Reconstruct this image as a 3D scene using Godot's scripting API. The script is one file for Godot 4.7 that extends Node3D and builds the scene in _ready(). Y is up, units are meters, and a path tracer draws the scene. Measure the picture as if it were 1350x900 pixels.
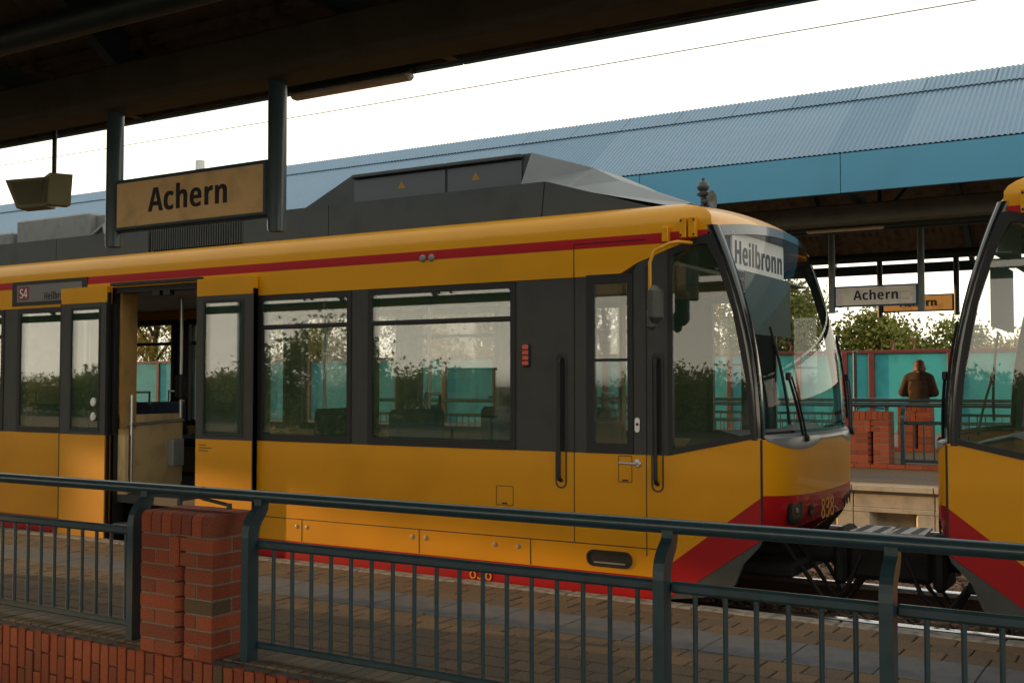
extends Node3D
# A regional railway station: a yellow light-rail train at a brick-walled platform under canopies.

const CAM := Vector3(0, 1.57, 0)
const TAU8 := PI / 4.0
var M := {}            # materials by name
var tex := {}          # shared textures
var cache := {}        # shared meshes
var rng := RandomNumberGenerator.new()
# frame in which train shapes are written: d behind the cab seam, y up, w inwards from the near side
var tr_on := false
var tr_x := 0.0
var tr_s := -1.0

func P(p: Vector3) -> Vector3:
	if not tr_on: return p
	var w := 2.65 - p.z if tr_far else p.z
	var q := clampf((w - 1.325) / 1.325, 0.0, 1.0)      # the nose rounds off towards its far corner
	var d := p.x + 0.09 * q * q * q * clampf(1.0 - p.x, 0.0, 1.0)
	return Vector3(tr_x + tr_s * d, p.y, -7.5 - (w * 0.943 if w > 0.0 else w))

func PN(n: Vector3) -> Vector3:
	return Vector3(tr_s * n.x, n.y, n.z if tr_far else -n.z) if tr_on else n

# ---------------------------------------------------------------- mesh builder
class MB:
	var host
	var V := PackedVector3Array()
	var N := PackedVector3Array()
	func _init(h): host = h
	func tri(a: Vector3, b: Vector3, c: Vector3, want: Vector3, na = null, nb = null, nc = null):
		var n := (b - a).cross(c - a)
		if n.length_squared() < 1e-16: return
		if n.dot(want) < 0.0:
			var t := b; b = c; c = t
			var tn = nb; nb = nc; nc = tn
		var pa: Vector3 = host.P(a); var pb: Vector3 = host.P(b); var pc: Vector3 = host.P(c)
		var flip: bool = host.tr_on and ((host.tr_s > 0.0) != host.tr_far)
		var m := (pb - pa).cross(pc - pa).normalized()
		if flip: m = -m
		if flip: V.append_array([pa, pb, pc])
		else: V.append_array([pa, pc, pb])
		if na == null:
			N.append_array([m, m, m])
		else:
			var ma: Vector3 = host.PN(na); var mb_: Vector3 = host.PN(nb); var mc: Vector3 = host.PN(nc)
			if flip: N.append_array([ma, mb_, mc])
			else: N.append_array([ma, mc, mb_])
	func quad(a, b, c, d, want):
		tri(a, b, c, want); tri(a, c, d, want)
	func box(c: Vector3, s: Vector3, bev := 0.0):
		var h := s * 0.5
		if bev <= 0.0:
			for ax in 3:
				for sg in [-1.0, 1.0]:
					var n := Vector3.ZERO; n[ax] = sg
					var u := Vector3.ZERO; u[(ax + 1) % 3] = h[(ax + 1) % 3]
					var v := Vector3.ZERO; v[(ax + 2) % 3] = h[(ax + 2) % 3]
					var o := c + n * h[ax]
					quad(o - u - v, o + u - v, o + u + v, o - u + v, n)
			return
		var b := minf(bev, minf(h.x, minf(h.y, h.z)) * 0.9)
		for ax in 3:
			var i1 := (ax + 1) % 3
			var i2 := (ax + 2) % 3
			for sg in [-1.0, 1.0]:
				var n := Vector3.ZERO; n[ax] = sg
				var u := Vector3.ZERO; u[i1] = h[i1] - b
				var v := Vector3.ZERO; v[i2] = h[i2] - b
				var o := c + n * h[ax]
				quad(o - u - v, o + u - v, o + u + v, o - u + v, n)
				for sb in [-1.0, 1.0]:      # the bevel between face ax and face i1
					var n2 := Vector3.ZERO; n2[i1] = sb
					var w := Vector3.ZERO; w[i2] = h[i2] - b
					var p1 := c + n * h[ax] + n2 * (h[i1] - b)
					var p2 := c + n * (h[ax] - b) + n2 * h[i1]
					quad(p1 - w, p1 + w, p2 + w, p2 - w, n + n2)
		for sx in [-1.0, 1.0]:
			for sy in [-1.0, 1.0]:
				for sz in [-1.0, 1.0]:
					var s3 := Vector3(sx, sy, sz)
					var a := c + Vector3(h.x, h.y - b, h.z - b) * s3
					var d := c + Vector3(h.x - b, h.y, h.z - b) * s3
					var e := c + Vector3(h.x - b, h.y - b, h.z) * s3
					tri(a, d, e, s3)
	func prism(pts: Array, z0: float, z1: float, axis := 2):
		# polygon given in the two other axes (axis 2: x,y; axis 0: z,y; axis 1: x,z)
		var P2 := PackedVector2Array()
		for p in pts: P2.append(p)
		var to := func(p: Vector2, k: float) -> Vector3:
			return Vector3(p.x, p.y, k) if axis == 2 else (Vector3(k, p.y, p.x) if axis == 0 else Vector3(p.x, k, p.y))
		var dir := Vector3.ZERO; dir[axis] = signf(z1 - z0)
		var idx := Geometry2D.triangulate_polygon(P2)
		for i in range(0, idx.size(), 3):
			tri(to.call(P2[idx[i]], z0), to.call(P2[idx[i + 1]], z0), to.call(P2[idx[i + 2]], z0), -dir)
			tri(to.call(P2[idx[i]], z1), to.call(P2[idx[i + 1]], z1), to.call(P2[idx[i + 2]], z1), dir)
		var area := 0.0
		for i in P2.size():
			var a := P2[i]; var b := P2[(i + 1) % P2.size()]
			area += a.x * b.y - b.x * a.y
		for i in P2.size():
			var a := P2[i]; var b := P2[(i + 1) % P2.size()]
			var e := (b - a).normalized()
			var n := Vector2(e.y, -e.x) * signf(area)
			var w: Vector3 = to.call(n, 0.0)
			quad(to.call(a, z0), to.call(b, z0), to.call(b, z1), to.call(a, z1), w)
	func grid(rows: Array, hint: Vector3, flat := false):
		# rows of points; smooth normals turned to the side of hint
		var R := rows.size()
		var C: int = rows[0].size()
		var NN := []
		var sum := Vector3.ZERO
		for r in R:
			var line := []
			for c in C:
				var du: Vector3 = rows[r][mini(c + 1, C - 1)] - rows[r][maxi(c - 1, 0)]
				var dv: Vector3 = rows[mini(r + 1, R - 1)][c] - rows[maxi(r - 1, 0)][c]
				var n := du.cross(dv).normalized()
				line.append(n); sum += n
			NN.append(line)
		var sg := 1.0 if sum.dot(hint) >= 0.0 else -1.0
		for r in R - 1:
			for c in C - 1:
				var a: Vector3 = rows[r][c]; var b: Vector3 = rows[r][c + 1]; var d: Vector3 = rows[r + 1][c + 1]; var e: Vector3 = rows[r + 1][c]
				var na: Vector3 = NN[r][c] * sg; var nb: Vector3 = NN[r][c + 1] * sg; var nd: Vector3 = NN[r + 1][c + 1] * sg; var ne: Vector3 = NN[r + 1][c] * sg
				var w := na + nb + nd + ne
				if flat: quad(a, b, d, e, w)
				else:
					tri(a, b, d, w, na, nb, nd); tri(a, d, e, w, na, nd, ne)
	func tube(path: Array, r, seg := 8, caps := true, closed := false):
		# r: one radius or one for each point
		var rings := []
		var n := path.size()
		var up := Vector3.UP
		for i in n:
			var p: Vector3 = path[i]
			var a: Vector3 = path[(i - 1 + n) % n] if closed else path[maxi(i - 1, 0)]
			var b: Vector3 = path[(i + 1) % n] if closed else path[mini(i + 1, n - 1)]
			var t := (b - a).normalized()
			if absf(t.dot(up)) > 0.95: up = Vector3.RIGHT if absf(t.x) < 0.8 else Vector3.BACK
			var s := t.cross(up).normalized()
			up = s.cross(t).normalized()
			var rad: float = r[i] if r is Array else r
			var ring := []
			for k in seg:
				var an := TAU * k / seg
				var nn := s * cos(an) + up * sin(an)
				ring.append([p + nn * rad, nn])
			rings.append(ring)
		for i in (n if closed else n - 1):
			var A: Array = rings[i]; var B: Array = rings[(i + 1) % n]
			for k in seg:
				var k2 := (k + 1) % seg
				var w: Vector3 = A[k][1] + A[k2][1]
				tri(A[k][0], A[k2][0], B[k2][0], w, A[k][1], A[k2][1], B[k2][1])
				tri(A[k][0], B[k2][0], B[k][0], w, A[k][1], B[k2][1], B[k][1])
		if caps and not closed:
			for e in [0, n - 1]:
				var w: Vector3 = (path[0] - path[1]) if e == 0 else (path[n - 1] - path[n - 2])
				for k in seg:
					tri(path[e], rings[e][k][0], rings[e][(k + 1) % seg][0], w)
	func lathe(o: Vector3, axis: Vector3, prof: Array, seg := 16):
		# prof: (radius, height along axis)
		var ax := axis.normalized()
		var s := ax.cross(Vector3.UP if absf(ax.y) < 0.9 else Vector3.RIGHT).normalized()
		var t := ax.cross(s)
		var rows := []
		for p in prof:
			var row := []
			for k in seg + 1:
				var an := TAU * k / seg
				row.append(o + ax * p.y + (s * cos(an) + t * sin(an)) * p.x)
			rows.append(row)
		for i in rows.size() - 1:
			for k in seg:
				var an := TAU * (k + 0.5) / seg
				var dr: float = prof[i + 1].x - prof[i].x
				var dh: float = prof[i + 1].y - prof[i].y
				var w := (s * cos(an) + t * sin(an)) * dh - ax * dr
				quad(rows[i][k], rows[i][k + 1], rows[i + 1][k + 1], rows[i + 1][k], w)
	func mesh() -> ArrayMesh:
		var m := ArrayMesh.new()
		if V.is_empty(): return m
		var a := []; a.resize(Mesh.ARRAY_MAX)
		a[Mesh.ARRAY_VERTEX] = V; a[Mesh.ARRAY_NORMAL] = N
		m.add_surface_from_arrays(Mesh.PRIMITIVE_TRIANGLES, a)
		return m

func mb() -> MB: return MB.new(self)

func put(b, called: String, m, parent: Node = self) -> MeshInstance3D:
	var o := MeshInstance3D.new()
	o.name = called
	o.mesh = b.mesh() if b is MB else b
	o.material_override = M[m] if m is String else m
	parent.add_child(o, true)
	return o

var taken := {}
func numbered(called: String) -> String:
	var n: int = taken.get(called, 0)
	taken[called] = n + 1
	return called if n == 0 else "%s_%03d" % [called, n]

func thing(called: String, label: String, category: String, group := "") -> Node3D:
	var o := Node3D.new()
	o.name = numbered(called)
	add_child(o)
	tag(o, label, category, group)
	return o

func tag(o: Node, label: String, category: String, group := "", kind := ""):
	if label: o.set_meta("label", label)
	if category: o.set_meta("category", category)
	if group: o.set_meta("group", group)
	if kind: o.set_meta("kind", kind)

func setting(called: String) -> Node3D:
	var o := Node3D.new()
	o.name = called
	o.set_meta("kind", "structure")
	add_child(o)
	return o

func text(s: String, font: String, weight: int, h: float, w: float, depth: float, m, parent: Node, called: String, at: Vector3, basis := Basis.IDENTITY) -> MeshInstance3D:
	# lettering whose box is h high (as set in the font's own capitals) and w wide, centred at its position
	var t := TextMesh.new()
	var f := SystemFont.new()
	f.font_names = PackedStringArray([font]); f.font_weight = weight
	t.font = f; t.text = s; t.font_size = 96; t.pixel_size = 0.01; t.depth = 0.1; t.curve_step = 2.0
	var bb := t.get_aabb()
	var o := MeshInstance3D.new()
	o.name = called; o.mesh = t; o.material_override = M[m] if m is String else m
	parent.add_child(o, true)
	var sc := Vector3(w / bb.size.x, h / bb.size.y, depth / 0.1)
	var b := basis.scaled_local(sc)
	o.transform = Transform3D(b, at - b * bb.get_center())
	return o

# ---------------------------------------------------------------- materials
func noise_tex(key: String, freq: float, octaves: int, lo: float, hi: float, size := 512, seed_ := 1, kind := FastNoiseLite.TYPE_SIMPLEX_SMOOTH) -> ImageTexture:
	if tex.has(key): return tex[key]
	var f := FastNoiseLite.new()
	f.noise_type = kind; f.seed = seed_; f.frequency = freq
	f.fractal_type = FastNoiseLite.FRACTAL_FBM; f.fractal_octaves = octaves
	var im := f.get_seamless_image(size, size)
	im.convert(Image.FORMAT_L8)
	var d := im.get_data()
	for i in d.size():
		d[i] = int(clampf(lo + (hi - lo) * d[i] / 255.0, 0.0, 1.0) * 255.0)
	var t := ImageTexture.create_from_image(Image.create_from_data(size, size, false, Image.FORMAT_L8, d))
	tex[key] = t
	return t

func mat(key: String, lin: Color, rough := 0.6, opt := {}) -> StandardMaterial3D:
	var m := StandardMaterial3D.new()
	m.resource_name = key
	var c := lin.linear_to_srgb()
	c.a = lin.a
	m.albedo_color = c
	m.roughness = rough
	m.metallic = opt.get("metal", 0.0)
	m.metallic_specular = opt.get("spec", 0.5)
	if opt.has("tex"):
		m.albedo_texture = opt.tex
	if opt.has("bump"):
		m.heightmap_enabled = true; m.heightmap_texture = opt.bump; m.heightmap_scale = opt.get("bump_cm", 0.1)
	if opt.has("rtex"):
		m.roughness_texture = opt.rtex
	if opt.has("tex") or opt.has("bump") or opt.has("rtex"):
		m.uv1_triplanar = true; m.uv1_world_triplanar = true
		m.uv1_scale = Vector3.ONE * float(opt.get("scale", 1.0))
	if opt.has("coat"):
		m.clearcoat_enabled = true; m.clearcoat = opt.coat; m.clearcoat_roughness = opt.get("coat_rough", 0.04)
	if lin.a < 1.0:
		m.transparency = BaseMaterial3D.TRANSPARENCY_ALPHA
	if opt.has("vc"): m.vertex_color_use_as_albedo = true
	if opt.has("back"):
		m.backlight_enabled = true; m.backlight = opt.back
	M[key] = m
	return m

func make_materials():
	var grain := noise_tex("grain", 0.06, 4, 0.62, 1.25, 512, 3)
	var blotch := noise_tex("blotch", 0.012, 5, 0.55, 1.35, 512, 7)
	var soft := noise_tex("soft", 0.008, 4, 0.86, 1.12, 512, 11)
	var paint := noise_tex("paint", 0.01, 3, 0.95, 1.04, 256, 19)
	var dust := noise_tex("dust", 0.03, 5, 0.1, 0.55, 512, 13)
	var rgh := noise_tex("rgh", 0.02, 4, 0.75, 1.0, 256, 17)
	mat("yellow", Color(0.78, 0.335, 0.004), 0.42, {"spec": 0.35, "coat": 0.34, "coat_rough": 0.025, "tex": paint, "scale": 0.35})
	mat("red", Color(0.42, 0.008, 0.012), 0.4, {"spec": 0.35, "coat": 0.3, "coat_rough": 0.03, "tex": paint, "scale": 0.35})
	mat("band", Color(0.035, 0.036, 0.034), 0.45, {"tex": soft, "scale": 0.7})
	mat("roof_grey", Color(0.06, 0.064, 0.062), 0.5, {"tex": soft, "scale": 0.6})
	mat("roof_top", Color(0.17, 0.175, 0.17), 0.42, {"tex": soft, "scale": 0.5})
	mat("rubber", Color(0.008, 0.008, 0.009), 0.5)
	mat("black_gloss", Color(0.006, 0.006, 0.007), 0.18, {"coat": 0.6})
	mat("under", Color(0.014, 0.012, 0.011), 0.75, {"tex": blotch, "scale": 1.2})
	mat("cowl", Color(0.16, 0.165, 0.17), 0.3)
	mat("pane", Color(0.06, 0.15, 0.09, 0.12), 0.012, {"spec": 0.6})
	mat("screen_pane", Color(0.03, 0.07, 0.055, 0.08), 0.01, {"spec": 0.33})
	mat("cream", Color(0.70, 0.50, 0.25), 0.5, {"tex": soft, "scale": 0.8})
	mat("ochre", Color(0.42, 0.24, 0.07), 0.45, {"tex": soft, "scale": 0.8})
	mat("ceiling", Color(0.55, 0.53, 0.47), 0.6)
	mat("floor_in", Color(0.05, 0.05, 0.05), 0.7)
	mat("seat", Color(0.02, 0.035, 0.07), 0.8)
	mat("steel", Color(0.5, 0.5, 0.5), 0.3, {"metal": 0.9})
	mat("zinc", Color(0.27, 0.26, 0.24), 0.5, {"metal": 0.3, "tex": soft, "scale": 1.0})
	mat("plastic_grey", Color(0.3, 0.31, 0.3), 0.5)
	mat("mirror_back", Color(0.06, 0.065, 0.06), 0.4)
	mat("blind", Color(0.012, 0.05, 0.05), 0.6)
	mat("sign_white", Color(0.85, 0.83, 0.78), 0.5)
	mat("ink", Color(0.012, 0.012, 0.014), 0.6)
	mat("amber_lamp", Color(0.62, 0.055, 0.004), 0.35, {"coat": 0.15})
	mat("lens", Color(0.25, 0.26, 0.27), 0.08, {"coat": 1.0})
	mat("number", Color(0.72, 0.33, 0.03), 0.45)
	mat("warning", Color(0.36, 0.19, 0.03), 0.5)
	mat("display_grey", Color(0.16, 0.155, 0.14), 0.35)
	mat("line_red", Color(0.25, 0.02, 0.025), 0.5)
	mat("teal_paint", Color(0.024, 0.056, 0.072), 0.4, {"tex": soft, "scale": 1.5, "coat": 0.5, "coat_rough": 0.12})
	mat("teal_dark", Color(0.016, 0.036, 0.036), 0.45, {"tex": soft, "scale": 1.0})
	mat("sign_frame", Color(0.025, 0.055, 0.075), 0.4)
	mat("sign_frame_blue", Color(0.03, 0.09, 0.22), 0.4)
	mat("sign_cream_shaded", Color(0.90, 0.58, 0.26), 0.5, {"tex": soft, "scale": 0.9})  # cream sign face with warm shade put into the colour
	mat("sign_cream", Color(0.85, 0.80, 0.70), 0.5, {"tex": soft, "scale": 0.9})
	mat("roof_blue", Color(0.165, 0.265, 0.365), 0.42, {"tex": paint, "scale": 0.25, "coat": 0.2, "coat_rough": 0.25})
	mat("roof_blue_dull", Color(0.155, 0.252, 0.35), 0.46, {"tex": paint, "scale": 0.25})
	mat("fascia", Color(0.055, 0.25, 0.40), 0.5, {"tex": paint, "scale": 0.3})
	mat("soffit", Color(0.13, 0.09, 0.052), 0.8, {"tex": blotch, "scale": 0.8})
	mat("tube_light", Color(0.82, 0.74, 0.58), 0.4)
	for i in 6:
		var k: Color = [Color(0.35, 0.072, 0.028), Color(0.28, 0.058, 0.025), Color(0.385, 0.086, 0.034), Color(0.25, 0.06, 0.029), Color(0.32, 0.078, 0.034), Color(0.13, 0.08, 0.045)][i]
		mat("brick%d" % i, k, 0.85, {"tex": grain, "scale": 3.0, "bump": grain, "bump_cm": 0.12})
	mat("mortar", Color(0.23, 0.2, 0.165), 0.95, {"tex": grain, "scale": 4.0, "bump": grain, "bump_cm": 0.15})
	mat("ledge", Color(0.07, 0.062, 0.05), 0.95, {"tex": blotch, "scale": 2.0, "bump": grain, "bump_cm": 0.3})
	for i in 4:
		var k: Color = [Color(0.16, 0.112, 0.068), Color(0.14, 0.098, 0.062), Color(0.18, 0.12, 0.07), Color(0.13, 0.10, 0.072)][i]
		mat("paver%d" % i, k, 0.85, {"tex": grain, "scale": 2.0, "bump": grain, "bump_cm": 0.12})
		var k2: Color = [Color(0.17, 0.135, 0.095), Color(0.145, 0.115, 0.082), Color(0.19, 0.145, 0.1), Color(0.13, 0.115, 0.088)][i]
		mat("coping%d" % i, k2, 0.9, {"tex": grain, "scale": 3.0, "bump": grain, "bump_cm": 0.15})
	mat("joint", Color(0.06, 0.052, 0.042), 0.98, {"tex": blotch, "scale": 2.0})
	mat("tactile0", Color(0.125, 0.135, 0.145), 0.85, {"tex": soft, "scale": 1.6, "bump": grain, "bump_cm": 0.1})
	mat("tactile1", Color(0.112, 0.123, 0.134), 0.85, {"tex": soft, "scale": 1.1, "bump": grain, "bump_cm": 0.1})
	mat("kerb", Color(0.27, 0.26, 0.23), 0.85, {"tex": blotch, "scale": 1.5, "bump": grain, "bump_cm": 0.15})
	mat("concrete", Color(0.50, 0.43, 0.33), 0.9, {"tex": soft, "scale": 0.9, "bump": grain, "bump_cm": 0.12})
	mat("far_paving", Color(0.2, 0.16, 0.125), 0.9, {"tex": grain, "scale": 0.7, "bump": grain, "bump_cm": 0.2})
	mat("earth", Color(0.09, 0.075, 0.05), 1.0, {"tex": blotch, "scale": 0.3, "bump": blotch, "bump_cm": 2.0})
	mat("ballast_bed", Color(0.1, 0.075, 0.055), 1.0, {"tex": grain, "scale": 1.5, "bump": grain, "bump_cm": 2.0})
	mat("stone", Color(0.26, 0.18, 0.125), 0.95, {"vc": true})
	mat("rail_head", Color(0.62, 0.62, 0.64), 0.22, {"metal": 1.0})
	mat("rail_rust", Color(0.09, 0.045, 0.025), 0.85, {"tex": grain, "scale": 2.0})
	mat("maroon", Color(0.15, 0.03, 0.028), 0.5, {"tex": soft, "scale": 1.0})
	mat("turquoise", Color(0.10, 0.58, 0.60), 0.35, {"tex": soft, "scale": 0.3, "back": Color(0.35, 0.75, 0.8)})
	mat("bark", Color(0.07, 0.05, 0.035), 0.95, {"tex": grain, "scale": 1.0, "bump": grain, "bump_cm": 1.5})
	mat("leaf", Color(1, 1, 1), 0.6, {"vc": true, "back": Color(0.55, 0.6, 0.3)})
	mat("jacket", Color(0.06, 0.033, 0.015), 0.9, {"tex": grain, "scale": 6.0})
	mat("trousers", Color(0.015, 0.018, 0.025), 0.9)
	mat("skin", Color(0.42, 0.22, 0.14), 0.55)
	mat("hair", Color(0.12, 0.038, 0.014), 0.6, {"tex": grain, "scale": 12.0})
	mat("shoe", Color(0.02, 0.017, 0.015), 0.6)
	mat("board_yellow", Color(0.62, 0.4, 0.03), 0.5)
	mat("board_blue", Color(0.1, 0.25, 0.4), 0.5)
	mat("stripe_dark", Color(0.035, 0.035, 0.05), 0.6)
	mat("stripe_white", Color(0.62, 0.6, 0.56), 0.6, {"tex": soft, "scale": 3.0})
	mat("wire", Color(0.08, 0.075, 0.07), 0.6)
	mat("plaster", Color(0.5, 0.45, 0.36), 0.9, {"tex": blotch, "scale": 0.4})

# ---------------------------------------------------------------- setting
func make_camera_and_light():
	var cam := Camera3D.new()
	cam.name = "camera"
	cam.position = CAM
	cam.rotation = Vector3(atan(55.0 / 1458.0), deg_to_rad(31.55), 0)
	cam.fov = rad_to_deg(2.0 * atan(450.0 / 1458.0))
	cam.near = 0.05; cam.far = 2000.0
	add_child(cam)
	cam.current = true
	var env := Environment.new()
	env.background_mode = Environment.BG_SKY
	var sm := ProceduralSkyMaterial.new()
	sm.sky_top_color = Color(0.56, 0.58, 0.58)
	sm.sky_horizon_color = Color(1.0, 0.96, 0.86)
	sm.sky_curve = 0.22
	sm.sky_energy_multiplier = 1.5
	sm.ground_bottom_color = Color(0.16, 0.14, 0.12)
	sm.ground_horizon_color = Color(0.55, 0.52, 0.46)
	sm.ground_curve = 0.05
	var sky := Sky.new()
	sky.sky_material = sm
	env.sky = sky
	env.tonemap_mode = Environment.TONE_MAPPER_LINEAR
	env.tonemap_exposure = 1.1
	env.sdfgi_enabled = true; env.ssao_enabled = true; env.ssil_enabled = true
	var we := WorldEnvironment.new()
	we.name = "environment"; we.environment = env
	add_child(we)
	var sun := DirectionalLight3D.new()
	sun.name = "sun"
	sun.light_color = Color(1.0, 0.80, 0.54)
	sun.light_energy = 1.6
	sun.light_angular_distance = 0.6
	sun.shadow_enabled = true
	sun.sky_mode = DirectionalLight3D.SKY_MODE_LIGHT_ONLY
	add_child(sun)
	var to := Vector3(-0.985, 0.105, 0.174)
	sun.look_at_from_position(to * 100.0, Vector3.ZERO, Vector3.UP)

func make_ground():
	var g := mb()
	g.quad(Vector3(-700, -1.3, 700), Vector3(700, -1.3, 700), Vector3(700, -1.3, -700), Vector3(-700, -1.3, -700), Vector3.UP)
	var o := put(g, "ground", "earth"); o.set_meta("kind", "structure")
	# the paved strip on which the camera stands, on the near side of the stairwell
	var n := mb()
	n.box(Vector3(-10, -0.65, 3.2), Vector3(70, 1.29, 9.0))
	o = put(n, "camera_side_pavement", "far_paving"); o.set_meta("kind", "structure")
	# track bed
	var t := mb()
	t.box(Vector3(-15, -0.82, -10.8), Vector3(70, 0.94, 6.74))
	o = put(t, "track_bed", "ballast_bed"); o.set_meta("kind", "structure")

func paver_mesh(s: Vector3, bev: float) -> ArrayMesh:
	var key := "box %s %.4f" % [s, bev]
	if not cache.has(key):
		var b := mb(); b.box(Vector3.ZERO, s, bev)
		cache[key] = b.mesh()
	return cache[key]

func in_view(p: Vector3, margin := 0.02) -> bool:
	var yaw := deg_to_rad(31.55)
	var d := p - CAM
	var f := Vector3(-sin(yaw), 0, -cos(yaw)); var r := Vector3(cos(yaw), 0, -sin(yaw))
	var z := d.dot(f)
	if z < 0.2: return false
	return absf(d.dot(r) / z) < 0.463 + margin and d.y / z > -0.272 - margin and d.y / z < 0.35 + margin

func make_near_platform():
	var p := setting("near_platform")
	var b := mb()
	b.box(Vector3(-15, -0.68, -6.0), Vector3(70, 1.235, 2.82))
	put(b, "platform_base", "joint", p)
	# pavers in running bond, with a strip of smooth blue-grey slabs let in
	var spots := []
	var row := 0
	for band in [[-7.27, -6.67], [-6.17, -4.87]]:
		var n := int(round((band[1] - band[0]) / 0.186))
		var dz: float = (band[1] - band[0]) / n
		for i in n:
			var z: float = band[0] + dz * (i + 0.5)
			var x := -16.0 + (0.12 if row % 2 else 0.0)
			while x < 4.0:
				spots.append([Vector3(x, 0, z), dz]); x += 0.24
			row += 1
	spots.sort_custom(func(a, c): return a[0].distance_squared_to(CAM) < c[0].distance_squared_to(CAM))
	var left := 300
	var rest := [mb(), mb(), mb(), mb()]
	rng.seed = 5
	for s in spots:
		var size := Vector3(0.24 - 0.007, 0.06, s[1] - 0.007)
		var at: Vector3 = s[0] + Vector3(0, -0.032 + rng.randf_range(-0.002, 0.0015), 0)
		var k := rng.randi() % 4
		if left > 0 and in_view(s[0]):
			var o := put(paver_mesh(Vector3(snappedf(size.x, 0.0001), 0.06, snappedf(size.z, 0.0001)), 0.006), "paver", "paver%d" % k, p)
			o.position = at; o.rotation = Vector3(rng.randf_range(-0.006, 0.006), rng.randf_range(-0.006, 0.006), rng.randf_range(-0.006, 0.006))
			left -= 1
		else:
			rest[k].box(at, size, 0.006)
	for k in 4:
		put(rest[k], "paver_field", "paver%d" % k, p).set_meta("kind", "stuff")
	var x := -16.0
	var i := 0
	while x < 4.0:
		var o := put(paver_mesh(Vector3(0.494, 0.06, 0.49), 0.004), "blue_grey_slab", "tactile%d" % (rng.randi() % 2), p)
		o.position = Vector3(x + 0.25, -0.028 + rng.randf_range(-0.001, 0.001), -6.42)
		x += 0.5; i += 1
	x = -18.0
	while x < 6.0:
		var o := put(paver_mesh(Vector3(0.992, 0.3, 0.15), 0.012), "kerb_stone", "kerb", p)
		o.position = Vector3(x + 0.5, -0.147, -7.352)
		x += 1.0

func make_far_platform():
	var p := setting("far_platform")
	var b := mb()
	b.box(Vector3(-15, -0.55, -22.2), Vector3(80, 1.68, 15.6))
	put(b, "platform_paving", "far_paving", p)
	b = mb()
	b.box(Vector3(-15, 0.289, -15.5), Vector3(70, 0.01, 0.45))
	put(b, "blue_grey_strip", "tactile0", p)
	# concrete edge units: a coping, an upright and a recessed panel with splayed reveals
	var L := 0.98
	var unit_c := mb()
	unit_c.box(Vector3(L / 2, 0.262, -14.30), Vector3(L - 0.012, 0.076, 0.32), 0.008)
	unit_c.box(Vector3(L / 2, 0.12, -14.33), Vector3(L - 0.012, 0.205, 0.22), 0.006)
	var u := mb()
	var x0 := 0.006; var x1 := L - 0.006
	var zf := -14.2; var zr := -14.36
	u.box(Vector3(L / 2, -0.012, -14.29), Vector3(L - 0.012, 0.056, 0.18), 0.005)
	u.prism([Vector2(x0, -0.043), Vector2(x0, -1.2), Vector2(0.2, -1.2), Vector2(0.2, -0.043)], -14.2, -14.38)
	u.prism([Vector2(0.78, -0.043), Vector2(0.78, -1.2), Vector2(x1, -1.2), Vector2(x1, -0.043)], -14.2, -14.38)
	u.prism([Vector2(0.2, -0.043), Vector2(0.2, -1.2), Vector2(0.78, -1.2), Vector2(0.78, -0.043)], zr, -14.40)
	u.quad(Vector3(0.2, -0.043, zf), Vector3(0.2, -1.2, zf), Vector3(0.26, -1.2, zr + 0.001), Vector3(0.26, -0.043, zr + 0.001), Vector3(1, 0, 0.4))
	u.quad(Vector3(0.78, -0.043, zf), Vector3(0.78, -1.2, zf), Vector3(0.72, -1.2, zr + 0.001), Vector3(0.72, -0.043, zr + 0.001), Vector3(-1, 0, 0.4))
	var mc := unit_c.mesh(); var mu := u.mesh()
	var x := -3.664 - L * 14
	while x < 2.5:
		var e := Node3D.new(); e.name = "edge_unit"; p.add_child(e, true); e.position.x = x
		put(mc, "coping", "concrete", e); put(mu, "recessed_face", "concrete", e)
		x += L

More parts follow.
